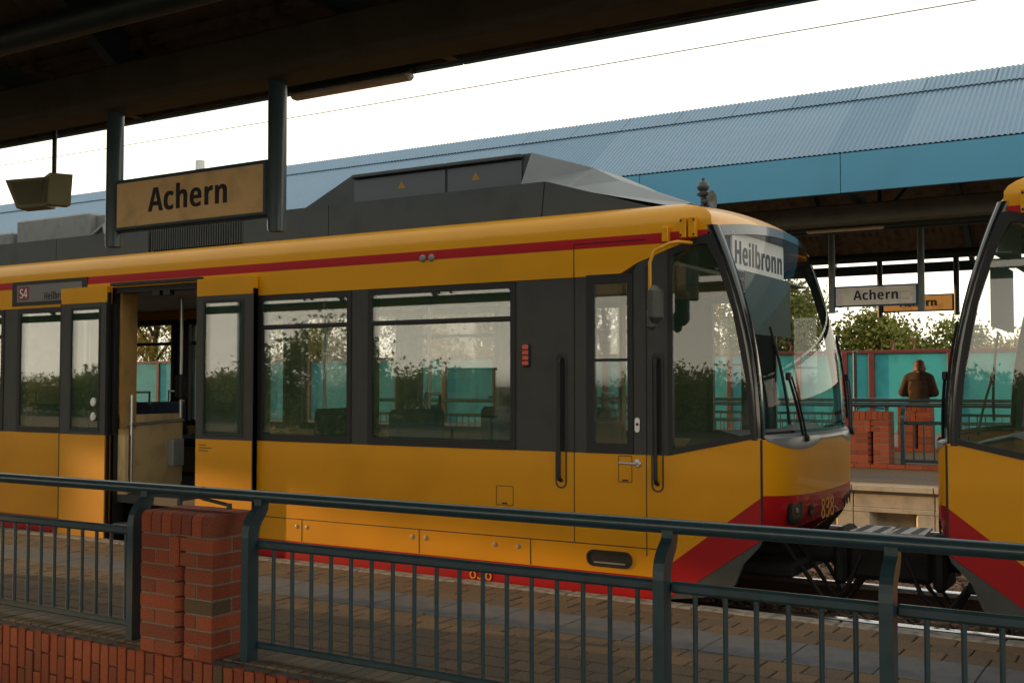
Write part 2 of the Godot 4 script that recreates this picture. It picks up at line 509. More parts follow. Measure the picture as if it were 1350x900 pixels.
func make_tracks():
	rng.seed = 21
	var names := [["near rail of the train's track, its polished head shining beside the kerb", -8.09], ["rail under the train on the side away from the near kerb", -9.56], ["near rail of the empty track behind the train", -11.85], ["rail of the empty track beside the far concrete edge", -13.32]]
	for n in names:
		var t := thing("steel_rail", n[0], "rail", "rails of the two tracks")
		var z: float = n[1]
		var h := mb()
		h.prism([Vector2(z - 0.036, -0.16), Vector2(z + 0.036, -0.16), Vector2(z + 0.036, -0.125), Vector2(z + 0.028, -0.117), Vector2(z - 0.028, -0.117), Vector2(z - 0.036, -0.125)], -45.0, 18.0, 0)
		put(h, "head", "rail_head", t)
		h = mb()
		h.prism([Vector2(z - 0.07, -0.29), Vector2(z + 0.07, -0.29), Vector2(z + 0.07, -0.275), Vector2(z + 0.01, -0.255), Vector2(z + 0.01, -0.16), Vector2(z - 0.01, -0.16), Vector2(z - 0.01, -0.255), Vector2(z - 0.07, -0.275)], -45.0, 18.0, 0)
		put(h, "web", "rail_rust", t)
	# ballast
	var s := mb()
	var ico := []
	for i in 12:
		var y := 1.0 - 2.0 * (i + 0.5) / 12.0
		var a := i * 2.39996
		ico.append(Vector3(cos(a) * sqrt(1 - y * y), y, sin(a) * sqrt(1 - y * y)) * rng.randf_range(0.75, 1.1))
	# a rough stone: the convex hull of those points, by brute force
	for i in 12:
		for j in range(i + 1, 12):
			for k in range(j + 1, 12):
				var nn: Vector3 = (ico[j] - ico[i]).cross(ico[k] - ico[i])
				if nn.dot(ico[i]) < 0: nn = -nn
				var ok := true
				for l in 12:
					if l != i and l != j and l != k and nn.dot(ico[l] - ico[i]) > 0.0: ok = false; break
				if ok: s.tri(ico[i], ico[j], ico[k], nn)
	var mm := MultiMesh.new()
	mm.transform_format = MultiMesh.TRANSFORM_3D; mm.use_colors = true
	mm.mesh = s.mesh()
	mm.instance_count = 9000
	for i in 9000:
		var near := i < 7500
		var p := Vector3(rng.randf_range(-5.0, 0.5) if near else rng.randf_range(-12, 3), -0.345, rng.randf_range(-11.6, -7.45) if near else rng.randf_range(-14.0, -7.45))
		var r := rng.randf_range(0.018, 0.042)
		var bs := Basis.from_euler(Vector3(rng.randf() * TAU, rng.randf() * TAU, rng.randf() * TAU)).scaled(Vector3(r, r * 0.8, r))
		mm.set_instance_transform(i, Transform3D(bs, p + Vector3(0, r * 0.4, 0)))
		var g := rng.randf_range(0.5, 1.5)
		mm.set_instance_color(i, Color(g, g * rng.randf_range(0.8, 1.0), g * rng.randf_range(0.65, 1.0)))
	var o := MultiMeshInstance3D.new()
	o.name = "track_ballast"; o.multimesh = mm; o.material_override = M.stone
	add_child(o)
	tag(o, "brown stone ballast lying between and beside the rails", "ballast", "", "stuff")

# ---------------------------------------------------------------- brickwork
func brick(size: Vector3, at: Vector3, parent: Node, called := "brick", m := "", bev := 0.0035) -> MeshInstance3D:
	var q := Vector3(snappedf(size.x, 0.001), snappedf(size.y, 0.001), snappedf(size.z, 0.001))
	var k := rng.randi() % 22
	var o := put(paver_mesh(q, bev), called, m if m else "brick%d" % (5 if k == 21 else k % 5), parent)
	o.position = at
	o.rotation = Vector3(rng.randf_range(-0.004, 0.004), rng.randf_range(-0.004, 0.004), rng.randf_range(-0.004, 0.004))
	return o

func slot_brick(w: float, h: float, d: float) -> ArrayMesh:
	# a brick whose front right upright edge is rounded
	var key := "slot %.3f" % w
	if not cache.has(key):
		var pr := [Vector2(-w / 2, d / 2), Vector2(-w / 2, -d / 2), Vector2(w / 2, -d / 2)]
		for k in 6:
			var a := PI / 2 * k / 5.0
			pr.append(Vector2(w / 2 - 0.045 + 0.045 * cos(a), d / 2 - 0.045 + 0.045 * sin(a)))
		var b := mb(); b.prism(pr, -h / 2, h / 2, 1)
		cache[key] = b.mesh()
	return cache[key]

func brick_pillar(x: float, y: float, z: float, label: String):
	# x: left edge, y: foot, z: front face; 0.6 wide, 0.354 deep, 0.83 high, with a narrow slot below the second course
	var t := thing("brick_pillar", label, "pillar", "brick pillars of the station walls")
	t.position = Vector3(x, y, z)
	var D := 0.354
	var c := mb()
	c.box(Vector3(0.147, 0.35, -D / 2), Vector3(0.285, 0.70, D - 0.01))
	c.box(Vector3(0.4875, 0.35, -D / 2), Vector3(0.218, 0.70, D - 0.01))
	c.box(Vector3(0.34, 0.40, -0.235), Vector3(0.12, 0.8, 0.2))
	c.box(Vector3(0.3, 0.75, -D / 2), Vector3(0.58, 0.1, D - 0.03))
	c.box(Vector3(0.353, 0.62, -0.14), Vector3(0.06, 0.16, 0.1))
	put(c, "mortar_core", "mortar", t)
	var ch := 0.0878
	for i in 8:
		var yc := 0.70 - ch * (i + 0.5)
		var h := ch - 0.011
		var odd := i % 2 == 0
		var segs := []
		if i == 0: segs = [[0.0, 0.237], [0.333, 0.6]]
		elif i == 1: segs = [[0.0, 0.118], [0.129, 0.237], [0.333, 0.466], [0.477, 0.6]]
		elif odd: segs = [[0.0, 0.335], [0.372, 0.6]]
		else: segs = [[0.0, 0.124], [0.135, 0.335], [0.372, 0.466], [0.477, 0.6]]
		for s in segs:
			var dep := 0.15
			if not odd and (s[0] == 0.0 or s[1] == 0.6): dep = D
			var o := brick(Vector3(s[1] - s[0], h, dep), Vector3((s[0] + s[1]) / 2, yc, -dep / 2), t)
			if i > 1 and is_equal_approx(s[1], 0.335):
				o.mesh = slot_brick(s[1] - s[0], h, dep)
		if odd:
			for s in [[0.0, 0.12], [0.48, 0.6]]:
				brick(Vector3(s[1] - s[0], h, D - 0.161), Vector3((s[0] + s[1]) / 2, yc, -0.161 - (D - 0.161) / 2), t)
			brick(Vector3(0.338, h, 0.12), Vector3(0.3, yc, -D + 0.06), t)
		else:
			brick(Vector3(0.165, h, 0.12), Vector3(0.2175, yc, -D + 0.06), t)
			brick(Vector3(0.155, h, 0.12), Vector3(0.3885, yc, -D + 0.06), t)
	brick(Vector3(0.076, ch * 2 - 0.008, 0.15), Vector3(0.285, 0.70 - ch, -0.074), t, "brick", "brick2")
	# top course: seven bricks on edge with a rounded front edge
	if not cache.has("bullnose"):
		var pr := [Vector2(0, 0), Vector2(0, 0.09)]
		for k in 5:
			var an := PI / 2 * (k + 1) / 5.0
			pr.append(Vector2(-0.04 + 0.04 * cos(an), 0.085 + 0.04 * sin(an)))
		pr.append_array([Vector2(-D + 0.01, 0.125), Vector2(-D, 0.115), Vector2(-D, 0)])
		var b := mb(); b.prism(pr, -0.0385, 0.0385, 0)
		cache["bullnose"] = b.mesh()
	for i in 7:
		var o := put(cache.bullnose, "brick", "brick%d" % (rng.randi() % 5), t)
		o.position = Vector3(0.043 + i * 0.0857, 0.706 + rng.randf_range(0, 0.003), rng.randf_range(-0.002, 0.002))

func retaining_wall():
	var t := thing("brick_retaining_wall", "low red brick wall of upright bricks below the nearest railing", "wall")
	rng.seed = 31
	var b := mb()
	b.box(Vector3(-15, -0.68, -4.66), Vector3(70, 1.2, 0.285))
	put(b, "wall_core", "mortar", t)
	# sloping mortar ledge between the coping and the wall face
	b = mb()
	var pr := [Vector2(-4.60, -0.01), Vector2(-4.555, -0.004), Vector2(-4.53, -0.006), Vector2(-4.512, -0.014), Vector2(-4.508, -0.03), Vector2(-4.60, -0.05)]
	b.prism(pr, -30.0, 5.0, 0)
	put(b, "mortar_ledge", "ledge", t)
	var rest := mb()
	var x := -12.0
	var i := 0
	while x < 3.0:
		for r in 5:
			var top := -0.018 - (0.125 if i % 2 else 0.0) - r * 0.25 + 0.25
			var hi := minf(top, -0.018) - 0.005
			var lo := top - 0.25 + 0.005
			if lo < -1.28: continue
			var size := Vector3(0.071, hi - lo, 0.03)
			var at := Vector3(x, (hi + lo) / 2, -4.511 + rng.randf_range(-0.003, 0.002))
			if in_view(Vector3(x, hi - 0.03, -4.478), 0.03):
				brick(size, at, t)
			else:
				rest.box(at, size, 0.004)
		x += 0.081; i += 1
	put(rest, "brick_field", "brick0", t).set_meta("kind", "stuff")
	# coping of bricks on edge
	var rest2 := mb()
	x = -12.0
	while x < 3.0:
		if x > -5.40 and x < -4.74:
			x += 0.083; continue
		var size := Vector3(0.074, 0.05, 0.30)
		var at := Vector3(x, -0.021 + rng.randf_range(-0.003, 0.002), -4.707)
		if in_view(at, 0.03): brick(size, at, t, "coping_brick", "coping%d" % (rng.randi() % 4))
		else: rest2.box(at, size, 0.006)
		x += 0.083
	put(rest2, "coping_field", "coping0", t).set_meta("kind", "stuff")

func far_wall(z: float, label: String, x0: float, x1: float, face_brick := true):
	var t := thing("low_brick_wall", label, "wall", "low brick walls of the far platform")
	rng.seed = 37
	var b := mb()
	b.box(Vector3((x0 + x1) / 2, 0.31, z - 0.18), Vector3(x1 - x0, 0.05, 0.36))
	put(b, "wall_base", "mortar", t)
	var rest := mb()
	var x := x0
	while x < x1:
		var at := Vector3(x, 0.325, z - 0.17)
		if in_view(at): brick(Vector3(0.24, 0.06, 0.37), at, t, "coping_brick", "brick%d" % (rng.randi() % 5))
		else: rest.box(at, Vector3(0.24, 0.06, 0.37), 0.006)
		x += 0.25
	put(rest, "coping_field", "brick1", t).set_meta("kind", "stuff")

# ---------------------------------------------------------------- railings
func railing(label: String, zp: float, y0: float, x0: float, x1: float, posts: Array, gaps: Array, feet := []):
	var t := thing("guard_railing", label, "railing", "dark teal guard railings")
	var zr := zp - 0.09
	var b := mb()
	# handrail in two lengths with a sleeve joint
	b.tube([Vector3(x0, y0 + 0.915, zr), Vector3(x1, y0 + 0.915, zr)], 0.034, 16)
	put(b, "handrail", "teal_paint", t)
	if not cache.has("post"):
		var pb := mb()
		var path := [Vector2(0, 0), Vector2(0, 0.69), Vector2(-0.002, 0.72), Vector2(-0.009, 0.748), Vector2(-0.02, 0.772), Vector2(-0.035, 0.793), Vector2(-0.05, 0.808), Vector2(-0.065, 0.822), Vector2(-0.077, 0.837), Vector2(-0.086, 0.855), Vector2(-0.09, 0.875), Vector2(-0.09, 0.9)]
		var wd := [0.085, 0.085, 0.085, 0.084, 0.082, 0.079, 0.075, 0.071, 0.067, 0.064, 0.062, 0.062]
		var L := []; var R := []
		for i in path.size():
			var a: Vector2 = path[maxi(i - 1, 0)]; var c: Vector2 = path[mini(i + 1, path.size() - 1)]
			var tn := (c - a).normalized(); var nn := Vector2(tn.y, -tn.x)
			L.append(path[i] + nn * wd[i] / 2); R.append(path[i] - nn * wd[i] / 2)
		R.reverse()
		pb.prism(L + R, -0.0275, 0.0275, 0)
		cache["post"] = pb.mesh()
	for px in posts:
		var o := put(cache.post, "post", "teal_paint", t)
		o.position = Vector3(px, y0, zp)
	# spans between the posts and pillars
	var ends := [x0] + posts + [x1]
	ends.sort()
	for i in ends.size() - 1:
		var a: float = ends[i]; var c: float = ends[i + 1]
		var skip := false
		for g in gaps:
			if (a + c) / 2 > g[0] and (a + c) / 2 < g[1]: skip = true
		if skip: continue
		var r := mb()
		r.box(Vector3((a + c) / 2, y0 + 0.65, zp - 0.045), Vector3(c - a - 0.05, 0.052, 0.04), 0.012)
		put(r, "mid_rail", "teal_paint", t)
		r = mb()
		r.box(Vector3((a + c) / 2, y0 + 0.08, zp - 0.045), Vector3(c - a - 0.05, 0.042, 0.04), 0.01)
		put(r, "bottom_rail", "teal_paint", t)
		var n := int(round((c - a) / 0.142))
		for k in range(1, n):
			var bx := a + (c - a) * k / n
			if not cache.has("bar"):
				var bb := mb(); bb.tube([Vector3(0, 0.1, 0), Vector3(0, 0.626, 0)], 0.0115, 10, false)
				cache["bar"] = bb.mesh()
			var o := put(cache.bar, "bar", "teal_paint", t)
			o.position = Vector3(bx, y0, zp - 0.045)
	for f in feet:
		var s := mb()
		s.tube([Vector3(f[0], y0 + 0.825, zr), Vector3(f[0], y0 + 0.86, zr)], 0.016, 10)
		s.tube([Vector3(f[1], y0 + 0.825, zr), Vector3(f[1], y0 + 0.86, zr)], 0.016, 10)
		s.tube([Vector3(f[0], y0 + 0.86, zr), Vector3((f[0] + f[1]) / 2 - 0.05, y0 + 0.885, zr), Vector3((f[0] + f[1]) / 2, y0 + 0.875, zr), Vector3(f[1], y0 + 0.85, zr)], 0.011, 8)
		put(s, "pillar_bracket", "teal_dark", t)
		s = mb()
		s.tube([Vector3((f[0] + f[1]) / 2 - 0.004, y0 + 0.915, zr), Vector3((f[0] + f[1]) / 2 + 0.004, y0 + 0.915, zr)], 0.0352, 16)
		put(s, "rail_joint", "teal_dark", t)
	return t

# ---------------------------------------------------------------- canopies
func corrugated(key: String, length: float) -> ArrayMesh:
	# one roof sheet 0.9 wide (x), length along its slope (local -z), 14 ribs
	if cache.has(key): return cache[key]
	var b := mb()
	var prof := []
	for i in 14:
		var x := i * 0.9 / 14.0
		prof.append_array([Vector2(x, 0), Vector2(x + 0.019, 0), Vector2(x + 0.03, 0.013), Vector2(x + 0.053, 0.013)])
	prof.append(Vector2(0.9, 0)); prof.append(Vector2(0.912, 0))
	for i in prof.size() - 1:
		var p: Vector2 = prof[i]; var q: Vector2 = prof[i + 1]
		var n := Vector3(-(q.y - p.y), q.x - p.x, 0)
		b.quad(Vector3(p.x, p.y, 0), Vector3(q.x, q.y, 0), Vector3(q.x, q.y, -length), Vector3(p.x, p.y, -length), n)
	cache[key] = b.mesh()
	return cache[key]

func canopy(label: String, zf: float, zb: float, yb: float, x0: float, x1: float, columns: Array, joint0: float, added_gable: bool) -> Node3D:
	var t := thing("platform_canopy", label, "canopy", "platform canopies")
	var dir := signf(zb - zf)
	var rise := 1.27
	var run := 1.85
	var yt := yb + 0.5
	# front fascia panels
	var x := joint0
	while x > x0: x -= 2.782
	while x < x1:
		var b := mb()
		b.box(Vector3(x + 1.391, yb + 0.25, zf + dir * 0.03), Vector3(2.774, 0.5, 0.05), 0.004)
		put(b, "fascia_panel", "fascia", t)
		b = mb()
		b.box(Vector3(x + 1.391, yb + 0.22, zf + dir * 0.075), Vector3(2.77, 0.42, 0.03))
		put(b, "fascia_lining", "soffit", t)
		x += 2.782
	# front slope: sheets below, ridge sheets lapping over them
	var slope := Vector2(run, rise).length()
	var ang := atan2(rise, run)
	var rot := Basis(Vector3.RIGHT, ang)
	if dir > 0: rot = Basis(Vector3.UP, PI) * Basis(Vector3.RIGHT, ang)
	rng.seed = 41
	var n := int((x1 - x0) / 0.9)
	for i in n:
		var sx := x0 + i * 0.9 + (0.9 if dir > 0 else 0.0)
		var o := put(corrugated("sheet", slope * 0.80), "roof_sheet", "roof_blue" if rng.randf() < 0.8 else "roof_blue_dull", t)
		o.transform = Transform3D(rot, Vector3(sx, yt + 0.005 + rng.randf_range(0, 0.004), zf))
		o = put(corrugated("ridge", slope * 0.23), "ridge_sheet", "roof_blue" if rng.randf() < 0.7 else "roof_blue_dull", t)
		o.transform = Transform3D(rot, Vector3(sx, yt + rise * 0.77 + 0.035, zf + dir * run * 0.77))
	# flat top, soffit, back slope
	var zt := zf + dir * run
	var zs := zb - dir * run
	var b := mb()
	b.prism([Vector2(zt, yt + rise - 0.12), Vector2(zt, yt + rise + 0.02), Vector2(zs, yt + rise + 0.02), Vector2(zs, yt + rise - 0.12)], x0, x1, 0)
	put(b, "roof_deck", "soffit", t)
	b = mb()
	b.prism([Vector2(zf + dir * 0.07, yt - 0.06), Vector2(zf + dir * 0.07, yt - 0.03), Vector2(zt, yt + rise - 0.03), Vector2(zt, yt + rise - 0.12)], x0, x1, 0)
	put(b, "soffit", "soffit", t)
	b = mb()
	b.prism([Vector2(zs, yt + rise - 0.12), Vector2(zs, yt + rise + 0.02), Vector2(zb, yb + 0.32), Vector2(zb, yb + 0.22)], x0, x1, 0)
	put(b, "back_slope", "soffit", t)
	b = mb()
	b.box(Vector3((x0 + x1) / 2, yb + 0.0, zb), Vector3(x1 - x0, 0.2, 0.12), 0.01)
	put(b, "back_beam", "teal_dark", t)
	# boards under the front slope: battens along x
	for i in 6:
		var f := (i + 0.5) / 6.0
		b = mb()
		b.box(Vector3((x0 + x1) / 2, yt - 0.1 + (rise - 0.06) * f, zf + dir * (0.1 + (run - 0.1) * f)), Vector3(x1 - x0, 0.06, 0.05))
		put(b, "batten", "soffit", t)
	# rafters, one at every fascia joint
	x = joint0
	while x - 2.782 > x0: x -= 2.782
	while x < x1:
		b = mb()
		var zi := zf + dir * 0.12
		b.prism([Vector2(zi, yb + 0.15), Vector2(zi, yt - 0.08), Vector2(zt, yt + rise - 0.13), Vector2(zs, yt + rise - 0.13), Vector2(zb - dir * 0.07, yb + 0.25), Vector2(zb - dir * 0.07, yb + 0.02), Vector2(zs, yt + rise - 0.33), Vector2(zt, yt + rise - 0.33)], x - 0.05, x + 0.05, 0)
		put(b, "rafter", "teal_dark", t)
		b = mb()
		b.box(Vector3(x, yb + 0.05, zi + dir * 0.95), Vector3(0.07, 0.1, 1.9))
		b.box(Vector3(x + 0.02, yb + 0.4, zf + dir * 2.0), Vector3(0.05, 0.9, 0.05))
		put(b, "tie_bar", "teal_dark", t)
		b = mb()
		b.tube([Vector3(x, yb - 0.1, zf + dir * 2.0), Vector3(x + 1.39, yt + rise - 0.3, zf + dir * 2.1)], 0.03, 6)
		b.tube([Vector3(x + 2.782, yb - 0.1, zf + dir * 2.0), Vector3(x + 1.39, yt + rise - 0.3, zf + dir * 2.1)], 0.03, 6)
		put(b, "brace", "teal_dark", t)
		x += 2.782
	for p in [[2.0, -0.12, 0.075], [3.0, -0.02, 0.09], [7.4, -0.02, 0.09]]:
		b = mb()
		b.tube([Vector3(x0, yb + p[1], zf + dir * p[0]), Vector3(x1, yb + p[1], zf + dir * p[0])], p[2], 12)
		put(b, "purlin_tube", "teal_dark", t)
	# box beam from which the signs hang
	b = mb()
	b.box(Vector3((x0 + x1) / 2, yb - 0.13, zf + dir * 1.02), Vector3(x1 - x0, 0.26, 0.24), 0.015)
	put(b, "sign_beam", "beam_brown", t)
	# end boarding added out of view to keep low sun off the train
	b = mb()
	b.prism([Vector2(zf, yb), Vector2(zf, yt), Vector2(zt, yt + rise), Vector2(zs, yt + rise), Vector2(zb, yb + 0.3), Vector2(zb, yb)], x0 - 0.06, x0 - 0.01, 0)
	if added_gable: put(b, "added_gable", "soffit", t)
	for c in columns:
		b = mb()
		b.tube([Vector3(c[0], c[2], c[1]), Vector3(c[0], yt + rise - 0.2, c[1])], 0.11, 16)
		put(b, "column", "teal_dark", t)
	return t

func station_sign(label: String, xl: float, xr: float, yb: float, z: float, top: float, face: String, frame: String, post: String) -> Node3D:
	var t := thing("station_sign", label, "sign", "hanging station name signs")
	var yt := yb + 0.318
	var b := mb()
	b.box(Vector3((xl + xr) / 2, (yb + yt) / 2, z), Vector3(xr - xl, yt - yb, 0.07), 0.012)
	put(b, "frame", frame, t)
	b = mb()
	b.box(Vector3((xl + xr) / 2, (yb + yt) / 2, z + 0.036), Vector3(xr - xl - 0.05, yt - yb - 0.05, 0.006), 0.002)
	b.box(Vector3((xl + xr) / 2, (yb + yt) / 2, z - 0.036), Vector3(xr - xl - 0.05, yt - yb - 0.05, 0.006), 0.002)
	put(b, "sign_face", face, t)
	text("Achern", "Droid Sans", 700, 0.152, 0.655, 0.004, "ink", t, "lettering", Vector3((xl + xr) / 2 + 0.005, (yb + yt) / 2 + 0.015, z + 0.0405))
	for px in [xl - 0.045, xr + 0.045]:
		b = mb()
		b.tube([Vector3(px, yb - 0.085, z), Vector3(px, yb - 0.075, z), Vector3(px, top, z)], [0.045, 0.052, 0.052], 16)
		put(b, "post", post, t)
	return t

func hanging_things():
	station_sign("Achern name sign, cream face toned amber for shade, on two posts under the nearest canopy", -5.60, -4.335, 2.492, -4.5, 3.26, "sign_cream_shaded", "sign_frame", "teal_paint")
	var s := station_sign("cream Achern name sign with blue frame between the two trains", -4.625, -3.405, 2.725, -17.0, 4.05, "sign_cream", "sign_frame_blue", "plastic_grey_teal")
	# scribble of a marker pen at the right of the lettering
	var b := mb()
	rng.seed = 51
	for l in 2:
		var pts := []
		for i in 26:
			pts.append(Vector3(-3.72 + i * 0.008 + rng.randf_range(-0.012, 0.012), (2.93 if l == 0 else 2.83) + rng.randf_range(-0.028, 0.028), -16.96))
		b.tube(pts, 0.0022, 4)
	put(b, "scribble", "scribble", s)
	station_sign("Achern name sign toned amber for shade, partly hidden behind the cream one", -4.955, -3.675, 2.90, -21.5, 4.05, "sign_cream_shaded", "sign_frame", "teal_dark")
	# fluorescent fittings
	for f in [["pale tube light fitting along the edge of the nearest canopy", Vector3(-4.55, 3.465, -5.43), 1.0], ["pale tube light fitting under the blue-edged far canopy", Vector3(-4.2, 3.775, -15.98), 1.12], ["tube light fitting at the left end of the near canopy edge", Vector3(-9.3, 3.465, -5.43), 1.0]]:
		var t := thing("tube_light", f[0], "light fitting", "unlit tube lights under the canopies")
		t.position = f[1]
		b = mb(); b.box(Vector3(0, 0.045, 0), Vector3(f[2], 0.05, 0.09), 0.008)
		put(b, "housing", "teal_dark", t)
		b = mb(); b.box(Vector3(0, 0.0, 0), Vector3(f[2] - 0.02, 0.05, 0.08), 0.018)
		put(b, "diffuser", "tube_light", t)
		b = mb()
		for sx in [-0.35, 0.35]: b.tube([Vector3(f[2] * sx, 0.06, 0), Vector3(f[2] * sx, 0.3, 0)], 0.012, 6)
		put(b, "hanger", "teal_dark", t)
	# pair of loudspeakers on a drop pipe
	var t := thing("hanging_loudspeaker", "pair of splayed box loudspeakers hanging on a thin pipe beside the near name sign", "loudspeaker")
	t.position = Vector3(-6.93, 3.02, -5.0)
	b = mb(); b.tube([Vector3(0, 0, 0), Vector3(0, 0.75, 0)], 0.016, 10)
	put(b, "pipe", "teal_dark", t)
	for q in [[-1.0, 0.45], [1.0, -0.5]]:
		b = mb()
		var sg: float = q[0]
		b.prism([Vector2(sg * 0.01, 0.02), Vector2(sg * 0.33, 0.0), Vector2(sg * 0.24, -0.205), Vector2(sg * 0.03, -0.19)], -0.08, 0.07)
		var o := put(b, "speaker_box", "speaker", t)
		o.rotation.y = q[1]
		b = mb()
		b.prism([Vector2(sg * 0.04, -0.005), Vector2(sg * 0.29, -0.02), Vector2(sg * 0.225, -0.18), Vector2(sg * 0.055, -0.17)], 0.07, 0.075)
		put(b, "grille", "speaker_grille", o)
	# overhead wire
	b = mb()
	var pts := []
	for i in 30: pts.append(Vector3(-50 + i * 2.5, 5.31 + 0.02 * cos(i * 0.6), -11.5))
	b.tube(pts, 0.0055, 6)
	tag(put(b, "overhead_wire", "wire"), "thin overhead wire crossing the white sky above the far canopy", "wire")

# ---------------------------------------------------------------- noise barrier, trees
func noise_barrier():
	var t := thing("noise_barrier", "turquoise panelled noise barrier with maroon posts behind the far platform", "barrier")
	var pitch := 1.974
	var x := -7.206 - pitch * 28
	if not cache.has("bpost"):
		var b := mb(); b.box(Vector3(0, 1.1, 0), Vector3(0.15, 2.6, 0.14), 0.01); cache["bpost"] = b.mesh()
		b = mb(); b.box(Vector3(pitch / 2, 1.1, -0.01), Vector3(pitch - 0.15, 2.5, 0.03), 0.004); cache["bpanel"] = b.mesh()
		b = mb(); b.box(Vector3(pitch / 2, 2.40, 0.02), Vector3(pitch - 0.0, 0.09, 0.1), 0.01); cache["btop"] = b.mesh()
	var i := 0
	while x < 20.0:
		put(cache.bpost, "post", "maroon", t).position = Vector3(x, 0, -30)
		put(cache.bpanel, "panel", "turquoise", t).position = Vector3(x, 0, -30)
		put(cache.btop, "top_rail", "maroon", t).position = Vector3(x, 0, -30)
		x += pitch; i += 1
	put(cache.bpost, "post", "maroon", t).position = Vector3(-7.903, 0, -29.95)
	for hx in [-6.65, -6.12, -9.4, -12.3]:
		var b := mb()
		b.tube([Vector3(hx, 2.42, -30), Vector3(hx + 0.02, 2.58, -30), Vector3(hx - 0.05, 2.68, -30), Vector3(hx - 0.14, 2.7, -30)], 0.028, 6)
		put(b, "hook", "maroon", t)
	var p := thing("slim_pole", "slim dark pole in front of the turquoise barrier", "pole")
	p.position = Vector3(-7.45, 0.2, -29.2)
	var b := mb(); b.tube([Vector3.ZERO, Vector3(0, 2.15, 0)], 0.055, 10)
	put(b, "shaft", "teal_dark", p)
	b = mb(); b.lathe(Vector3(0, 2.15, 0), Vector3.UP, [Vector2(0.055, 0), Vector2(0.075, 0.01), Vector2(0.06, 0.06), Vector2(0.0, 0.08)], 10)
	put(b, "cap", "teal_dark", p)

func leaf_cluster(key: String, size: float, spread: float, n: int) -> ArrayMesh:
	if cache.has(key): return cache[key]
	var b := mb()
	for i in n:
		var c := Vector3(rng.randfn(), rng.randfn() * 0.8, rng.randfn()) * spread * 0.5
		var bs := Basis.from_euler(Vector3(rng.randf() * TAU, rng.randf() * TAU, rng.randf() * TAU)) * size * rng.randf_range(0.7, 1.25)
		var q := [Vector3(0, 0, -0.5), Vector3(0.28, 0.05, 0.0), Vector3(0, -0.03, 0.55), Vector3(-0.28, 0.05, 0.0)]
		var w: Array = q.map(func(v): return c + bs * v)
		b.tri(w[0], w[1], w[2], bs.y); b.tri(w[0], w[2], w[3], bs.y)
	cache[key] = b.mesh()
	return cache[key]

func tree(at: Vector3, h: float, r: float, count: int, tone: Color, label: String, group: String, seed_: int, leaf := 0.19, open := 0.5):
	var t := thing("broadleaf_tree", label, "tree", group)
	t.position = at
	rng.seed = seed_
	var b := mb()
	var lean := Vector3(rng.randf_range(-0.3, 0.3), 0, rng.randf_range(-0.3, 0.3))
	var top := Vector3(0, h * 0.75, 0) + lean
	b.tube([Vector3(0, -0.3, 0), Vector3(0, h * 0.22, 0) + lean * 0.2, Vector3(0, h * 0.45, 0) + lean * 0.6, top], [h * 0.028, h * 0.022, h * 0.015, h * 0.005], 8)
	var lobes := []
	var nl := 12
	for i in nl:
		var a := i * 2.39996 + rng.randf_range(-0.4, 0.4)
		var f := (i + 0.6) / nl
		var yy := h * (0.26 + 0.66 * f)
		var prof := sqrt(maxf(0.05, sin(PI * clampf(0.12 + 0.85 * (f * 0.9 + 0.08), 0, 1))))
		var rr := r * prof * rng.randf_range(0.3, 0.82)
		var c := Vector3(cos(a) * rr, yy, sin(a) * rr) + lean * f
		lobes.append([c, r * rng.randf_range(0.3, 0.5)])
		var s := Vector3(0, h * (0.2 + 0.4 * f), 0) + lean * f * 0.7
		b.tube([s, s.lerp(c, 0.5) + Vector3(0, h * 0.02, 0), c], [h * 0.011, h * 0.007, h * 0.002], 5, false)
	put(b, "trunk", "bark", t)
	rng.seed = 99
	var key := "leaf%.2f" % leaf
	var lm := leaf_cluster(key, leaf, 0.6, 14)
	rng.seed = seed_ + 1
	var mm := MultiMesh.new()
	mm.transform_format = MultiMesh.TRANSFORM_3D; mm.use_colors = true; mm.mesh = lm
	mm.instance_count = count
	for i in count:
		var l: Array = lobes[rng.randi() % nl]
		var d := Vector3(rng.randfn(), rng.randfn(), rng.randfn()).normalized()
		var p: Vector3 = l[0] + d * l[1] * pow(rng.randf(), open) * Vector3(1, 0.85, 1)
		var sc := rng.randf_range(0.6, 1.2)
		mm.set_instance_transform(i, Transform3D(Basis.from_euler(Vector3(rng.randf() * TAU, rng.randf() * TAU, 0)) * sc, p))
		var k := rng.randf_range(0.65, 1.4)
		var warm := rng.randf_range(0.85, 1.3)
		mm.set_instance_color(i, Color(tone.r * k * warm, tone.g * k, tone.b * k))
	var o := MultiMeshInstance3D.new()
	o.name = "crown"; o.set_meta("kind", "stuff"); o.multimesh = mm; o.material_override = M.leaf
	t.add_child(o)

